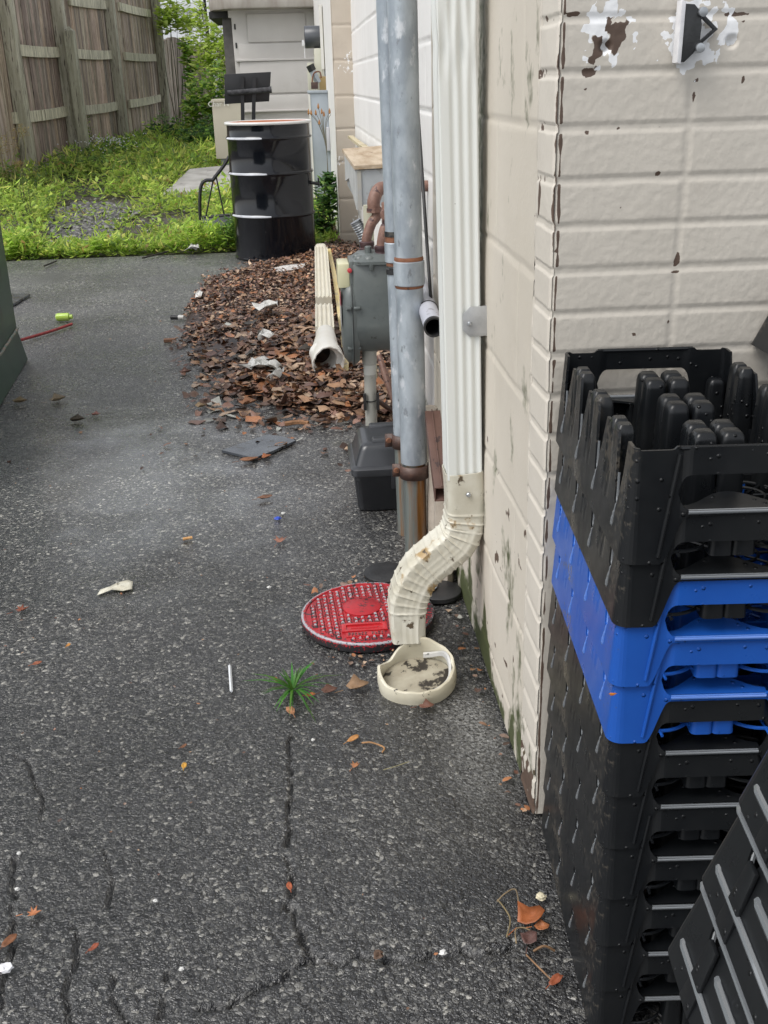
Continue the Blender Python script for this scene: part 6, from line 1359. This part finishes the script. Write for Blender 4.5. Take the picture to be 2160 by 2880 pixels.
mb = MB(); q = Vector((G_(856, 120).x, EY2+.05, G_(856, 121).z)); mb.box(q.x-.02, q.x+.0, q.y-.02, q.y+.02, q.z-.02, q.z+.025); mb.tube([q, q-Vector((0, 0, .12))], .004, 6); mb.build('seal_tag', m_wht, mp_)
mb = MB(); mb.box(G_(884, 150).x, G_(908, 150).x, EY2+.002, EY2+.3, G_(890, 258).z, G_(890, 136).z); mb.build('wire_trough', m_pbe, mp_, bevel=.004)
mb = MB(); mb.box(G_(866, 200).x, G_(883, 200).x, EY2+.1, EY2+.35, G_(880, 258).z, G_(880, 175).z); mb.build('switch_side', m_pbe, mp_, bevel=.004)
mb = MB(); mb.box(G_(898, 220).x, G_(916, 220).x, EY2-.004, EY2+.001, G_(905, 256).z, G_(905, 215).z); mb.build('orange_strip', mat('orange_tan_metal', (.45, .32, .14), rough=.5), mp_)
mb = MB(); mb.box(G_(918, 220).x, PX0, EY2-.003, EY2+.0, G_(925, 256).z, G_(925, 198).z); mb.build('grey_plate', m_cab, mp_)
hd = [G_(871, 183), G_(879, 200), G_(885, 215), G_(896, 233)]; hd = [h+Vector((0, -.06, 0)) for h in hd]
MB().tube(hd[1:], [.028, .030, .024], 4).build('switch_lever', m_cab, mp_, smooth=False); MB().tube([hd[0]-Vector((.0, 0, -.0)), hd[1]], [.035, .033], 4).build('lever_grip', m_rubber, mp_, smooth=False)
mb = MB(); q = G_(884, 238)+Vector((0, -.09, 0)); mb.box(q.x-.03, q.x+.03, q.y-.012, q.y+.012, q.z-.035, q.z+.02, None); mb.build('padlock', m_rustd, mp_, bevel=.004); MB().tube(spline([q+Vector((-.02, 0, .02)), q+Vector((0, 0, .09)), q+Vector((.05, 0, .10)), q+Vector((.06, 0, .05))], 5), .006, 6).build('shackle', m_rust, mp_)

# ------------------------------------------------------------------ vegetation
m_fol = mat('foliage', (1, 1, 1), (.75, .75, .75), scale=12, rough=.5, attr=True)
def translucent(m, f):
    n = m.node_tree.nodes; l = m.node_tree.links; p = n['Principled BSDF']; out = n['Material Output']; t = n.new('ShaderNodeBsdfTranslucent'); x = n.new('ShaderNodeMixShader'); x.inputs[0].default_value = f
    l.new(p.inputs['Base Color'].links[0].from_socket, t.inputs[0]); l.new(p.outputs[0], x.inputs[1]); l.new(t.outputs[0], x.inputs[2]); l.new(x.outputs[0], out.inputs[0])
translucent(m_fol, .6); translucent(m_grs, .4)
def leafcards(V, F, C, p, s, col, up=.5, asp=.5, nrm=None):
    a = random.uniform(0, 6.283); el = random.uniform(-.3, 1.1)*up; d = Vector((math.cos(a)*math.cos(el), math.sin(a)*math.cos(el), math.sin(el))); sd_ = d.cross(Vector((random.gauss(0, .4), random.gauss(0, .4), 1))).normalized(); n_ = d.cross(sd_)
    o = len(V); V += [p, p+d*s*.5+sd_*s*asp*.5+n_*s*.08, p+d*s, p+d*s*.5-sd_*s*asp*.5+n_*s*.08]; F += [(o, o+1, o+2), (o, o+2, o+3)]; k = random.uniform(.7, 1.25)
    for q in (.8, 1, 1.15, 1): C.append((col[0]*k*q, col[1]*k*q, col[2]*k*q))
def soup(V, F, C): return np.array([tuple(v) for v in V]), np.array(F), np.array(C)
GREENS = [(.25, .38, .06), (.33, .46, .08), (.44, .54, .11), (.17, .28, .06), (.56, .56, .16), (.13, .20, .055)]
def stoff(x, y): return .5+.5*mn.fractal(Vector((x*1.1, y*1.1, 3)), 1, 2, 3)
random.seed(77)
GRV = [(gpt(*q)[0], gpt(*q)[1]) for q in ((120, 640), (150, 590), (220, 566), (330, 568), (400, 590), (320, 640), (330, 690), (240, 700), (160, 670))]
PADP = [(p[0], p[1]) for p in pa]
def in_yard(x, y):
    if y < 8.0 or x > PX0-.02: return False
    if (Vector((x, y, 0))-base0).dot(fn_) < .12: return False
    if y > 10.2 and x > -.2: return False
    return not inside((x, y), PADP)
V, F, C = [], [], []; nb = 0
while nb < 40000:
    y = 7.98+(20-8)*random.random()**1.9; x = random.uniform(-3.6, .28)
    if not in_yard(x, y): continue
    if inside((x, y), GRV) and random.random() > .10: continue
    dens_ = stoff(x, y); side = max(0, -(x+1.1)/1.6)
    if random.random() > .10+2.0*(dens_-.28): continue
    nb += 1; z = gz(y)-.01; h = random.uniform(.03, .09)*(1+1.4*side*(y > 9.3)); far = 1+max(0, y-9)*.12
    yel = random.random(); col = random.choice(GREENS[:3] if yel < .7 else GREENS) if y < 11 or random.random() < .5 else random.choice(GREENS)
    if random.random() < .025: col = (.36, .24, .09)
    cl_ = .5+.6*mn.noise(Vector((x*2.4+40, y*2.4, 0))); h += max(0, cl_-.55)*.5; kf = .95+cl_*.9; col = tuple(c*kf for c in col)
    p_ = Vector((x, y, z+random.random()*h)); aa = random.choice((.10, .14, .2, .45, .55, .6)); leafcards(V, F, C, p_, random.uniform(.03, .075)*far*(1.5 if aa < .2 else 1), col, 1.1 if aa < .2 else .8, aa)
v_, f_, c_ = soup(V, F, C); tag(tri_stuff('weeds', v_, f_, c_, m_fol), 'low green weeds and grass covering the yard beyond the asphalt', 'weeds', kind='stuff')
V, F, C = [], [], []                                # gravel patch
for _ in range(7000):
    x = random.uniform(-2.6, -.9); y = random.uniform(8.1, 11.5)
    if not inside((x, y), GRV) and random.random() > .06: continue
    r = random.uniform(.010, .030); p_ = Vector((x, y, gz(y)-.012)); o = len(V); k = random.choice((.07, .12, .18, .26, .09)); col = (k, k*.98, k*.94); a0 = random.random()*6
    V.append(p_+Vector((0, 0, r*.8)))
    for q in range(5): a = a0+q*1.2566; V.append(p_+Vector((math.cos(a)*r*random.uniform(.7, 1.2), math.sin(a)*r*random.uniform(.7, 1.2), r*random.uniform(.1, .4))))
    for q in range(5): F.append((o, o+1+q, o+1+(q+1) % 5))
    C += [col]*6
v_, f_, c_ = soup(V, F, C); tag(tri_stuff('gravel', v_, f_, c_, mat('gravel_stone', (1, 1, 1), (.8, .8, .8), scale=50, rough=.6, attr=True)), 'patch of grey gravel showing through the weeds', 'gravel', kind='stuff')

def plant(name, label, cat, base, blobs, n, size, cols, stems=3, up=.6, grp=None, asp=.5, stemcol=(.08, .09, .04), stem_r=.006):
    t = thing(name, label, cat, base, group=grp); V, F, C = [], [], []; b = Vector(base)
    for i in range(n):
        c, r = random.choice(blobs); d = Vector((random.gauss(0, 1), random.gauss(0, 1), random.gauss(0, 1))).normalized()*(random.random()**.45); p_ = Vector(c)+Vector((d.x*r[0], d.y*r[1], d.z*r[2]))
        if p_.z < b.z: p_.z = b.z+.01
        leafcards(V, F, C, p_, size*random.uniform(.6, 1.3), random.choice(cols), up, asp)
    v_, f_, c_ = soup(V, F, C); tri_stuff('leaves', v_, f_, c_, m_fol, t)
    ms = mat('stem_'+str(int(stemcol[0]*1000)), stemcol, rough=.8)
    for k in range(stems):
        c, r = random.choice(blobs); e = Vector(c)+Vector((random.gauss(0, r[0]*.4), random.gauss(0, r[1]*.4), r[2]*.7)); mid = b.lerp(e, .5)+Vector((random.gauss(0, .04), random.gauss(0, .04), .05))
        MB().tube(spline([b+Vector((random.gauss(0, .02), random.gauss(0, .02), -.02)), mid, e], 5), [stem_r]*6+[stem_r*.6]*5, 6).build('stem', ms, t)
    return t
BRT = [(.50, .68, .10), (.58, .72, .15), (.42, .60, .09), (.62, .74, .22)]; MID = [(.18, .36, .07), (.24, .43, .09), (.13, .27, .055), (.32, .50, .11)]; DRK = [(.05, .12, .04), (.075, .17, .05), (.10, .22, .065), (.04, .08, .03)]
B = lambda x, y, Y, rx, ry, rz: (tuple(yp(x, y, Y)), (rx, ry, rz))
plant('vine_shrub', 'bright yellow green sapling rising above the arched picket fence', 'shrub', (*yp(500, 300, 19.6)[:2], gz(19)), [B(480, 30, 19.8, .28, .4, .35), B(505, 60, 19.8, .25, .4, .22), B(462, 60, 19.6, .10, .2, .25), B(540, 60, 20, .25, .4, .2), B(500, -10, 20, .4, .5, .3)], 560, .13, BRT, 7, .5, asp=.6)
plant('vine_shrub', 'green sapling with upright shoots right of the picket fence top', 'shrub', (*yp(605, 330, 18.2)[:2], gz(18)), [B(565, 40, 18.6, .12, .2, .45), B(560, 110, 18.4, .2, .3, .25), B(600, 130, 18.2, .18, .3, .35), B(615, 90, 18.2, .12, .3, .3), B(635, 160, 18, .2, .3, .3), B(570, 170, 18, .18, .3, .25), B(612, 190, 18, .3, .3, .35)], 950, .11, BRT, 8, .6, asp=.55)
plant('vine_shrub', 'dense darker green bush in front of the second picket fence', 'shrub', (*yp(600, 390, 17)[:2], gz(17)), [B(590, 250, 17, .28, .4, .4), B(560, 290, 16.8, .22, .3, .35), B(610, 330, 17, .25, .3, .4), B(625, 270, 17.2, .25, .3, .5), B(540, 320, 16.8, .15, .3, .3)], 1300, .10, MID+BRT, 8, .5, asp=.6)
plant('vine_shrub', 'dark green undergrowth at the foot of the picket fences', 'shrub', (*yp(585, 400, 16)[:2], gz(16)), [B(590, 370, 16, .25, .3, .25), B(560, 390, 15.6, .3, .3, .18), B(470, 370, 17, .35, .4, .22), B(610, 400, 15.5, .2, .3, .2)], 1100, .09, DRK+MID, 5, .6)
plant('leafy_vine', 'tall climbing vine on the right end of the arched picket fence', 'vine', (*yp(545, 330, 18.6)[:2], gz(18)), [B(530, 170, 18.9, .06, .1, .35), B(545, 200, 18.9, .07, .1, .35), B(538, 240, 18.7, .10, .1, .2), B(522, 130, 19, .05, .1, .2)], 330, .12, BRT+MID, 3, .3, asp=.7)
plant('weed_clump', 'bushy weeds with small white flowers in front of the board fence', 'weeds', (*gpt(320, 470)[:2], gz(12)), [((gpt(300, 450)[0], gpt(300, 450)[1], gz(12.5)+.12), (.40, .8, .16)), ((gpt(380, 440)[0], gpt(380, 440)[1], gz(13)+.1), (.4, .8, .16)), ((gpt(250, 480)[0], gpt(250, 480)[1], gz(12)+.08), (.3, .5, .13))], 2600, .065, MID+GREENS[:3], 5, .7)
fl_ = thing('white_flowers', 'sprinkle of tiny white flowers on the bushy weeds by the fence', 'flowers', (*gpt(330, 460)[:2], gz(12)+.25)); mb = MB()
for _ in range(150): p_ = Vector((gpt(310, 450)[0]+random.gauss(0, .2), gpt(310, 450)[1]+random.gauss(0, .45), gz(12.3)+random.uniform(.18, .34))); mb.lathe([(.0001, -.008), (.012, 0), (.0001, .008)], p_, 5)
mb.build('blossoms', m_wht, fl_); fl_.children[0]['kind'] = 'stuff'
q = gpt(30, 560); plant('dried_weed', 'tall dried yellow weed with seed heads at the left edge by the fence', 'weeds', (q[0], q[1], gz(q[1])), [B(30, 400, q[1], .10, .1, .14), B(60, 370, q[1], .08, .1, .07), B(20, 480, q[1], .14, .1, .12), B(55, 465, q[1], .07, .1, .05), B(8, 420, q[1], .06, .1, .15)], 620, .022, [(.42, .33, .14), (.5, .4, .2), (.36, .26, .12)], 10, .8, stemcol=(.22, .22, .08), stem_r=.003)
plant('weed_clump', 'big green leafy weeds below the dried yellow weed', 'weeds', (q[0]+.05, q[1]+.1, gz(q[1])), [B(20, 560, q[1], .22, .3, .12), B(50, 530, q[1]+.3, .25, .3, .10), B(10, 500, q[1]+.4, .15, .3, .15)], 900, .07, MID+GREENS[:3], 5, .6)
q = gpt(450, 400); plant('pokeweed', 'slender plant with pale leaves at the last post of the board fence', 'plant', (q[0], q[1], gz(q[1])), [B(458, 330, q[1], .06, .1, .12), B(455, 370, q[1], .08, .1, .10)], 40, .11, [(.36, .46, .24), (.28, .4, .18)], 2, .5, asp=.35)
for (x, y, lb) in ((262, 330, 'tall thin weed stems in front of the middle fence post'), (100, 640, 'leafy weed stems near the gravel patch')):
    q = gpt(x-5, y+110 if y < 400 else y); plant('tall_weed', lb, 'weeds', (q[0], q[1], gz(q[1])), [((q[0], q[1], gz(q[1])+.28), (.05, .05, .28))], 110, .04, GREENS[1:5], 4, .6, stem_r=.003)
# shrub against the wall right of the drum
plant('wall_shrub', 'dark green leafy shrub growing between the drum and the tan pilaster', 'shrub', (.20, 8.25, 0), [((.20, 8.35, .20), (.11, .2, .16)), ((.22, 8.3, .33), (.08, .15, .12)), ((.14, 8.3, .12), (.08, .15, .10)), ((.24, 8.4, .43), (.05, .1, .06))], 850, .055, DRK+MID, 7, .5, asp=.7)
q = gp(605, 690); plant('small_weed', 'green feathery weed at the foot of the stand left of the drum', 'weeds', (-.55, 8.05, 0), [((-.55, 8.05, .09), (.10, .08, .10)), ((-.50, 8.02, .16), (.06, .05, .08))], 420, .045, MID, 4, .7, asp=.25)
t = thing('dried_flower_stalks', 'thin stalks with dried orange seed heads in front of the grey cabinet', 'plant', (.22, 9.0, 0)); st0 = Vector((.235, 9.0, 0))
for (x, y) in ((895, 300), (905, 315), (911, 322), (888, 318), (927, 314), (935, 314), (868, 316), (875, 318), (898, 345)):
    e = Vector(yp(x, y, 9.0)); MB().tube(spline([st0+Vector((random.uniform(-.01, .01), 0, 0)), Vector(yp(920, 440, 9.0)), Vector(yp(910, 370, 9.0)).lerp(e, .3), e], 5), .0022, 5).build('stalk', mat('grey_stalk', (.16, .15, .11), rough=.8), t)
    MB().lathe([(.0001, -.02), (.009, -.008), (.007, .01), (.0001, .03)], e, 8).build('seed_head', mat('seed_orange', (.42, .20, .06), (.3, .14, .05), scale=60, rough=.7), t)
# crumpled foil by the pilaster
lump(0, 0, .03, m_wht, 'x', 'x', 'x') if False else None
p_ = gp(935, 640); t = thing('crumpled_wrapper', 'crumpled white and brown wrapper at the foot of the tan pilaster', 'wrapper', (p_[0]-.0, p_[1]-.25, .05)); 
mb = MB(); rings = []
for i in range(1, 7): a = math.pi*i/7; rings.append([(p_[0]+.045*math.sin(a)*math.cos(b)*random.uniform(.6, 1.3), p_[1]-.25+.045*math.sin(a)*math.sin(b)*random.uniform(.6, 1.3), .12-.05*math.cos(a)+random.uniform(-.012, .012)) for b in [k*2*math.pi/10 for k in range(10)]])
mb.loft(rings); mb.build('crumpled_foil', m_wht, t, smooth=False)
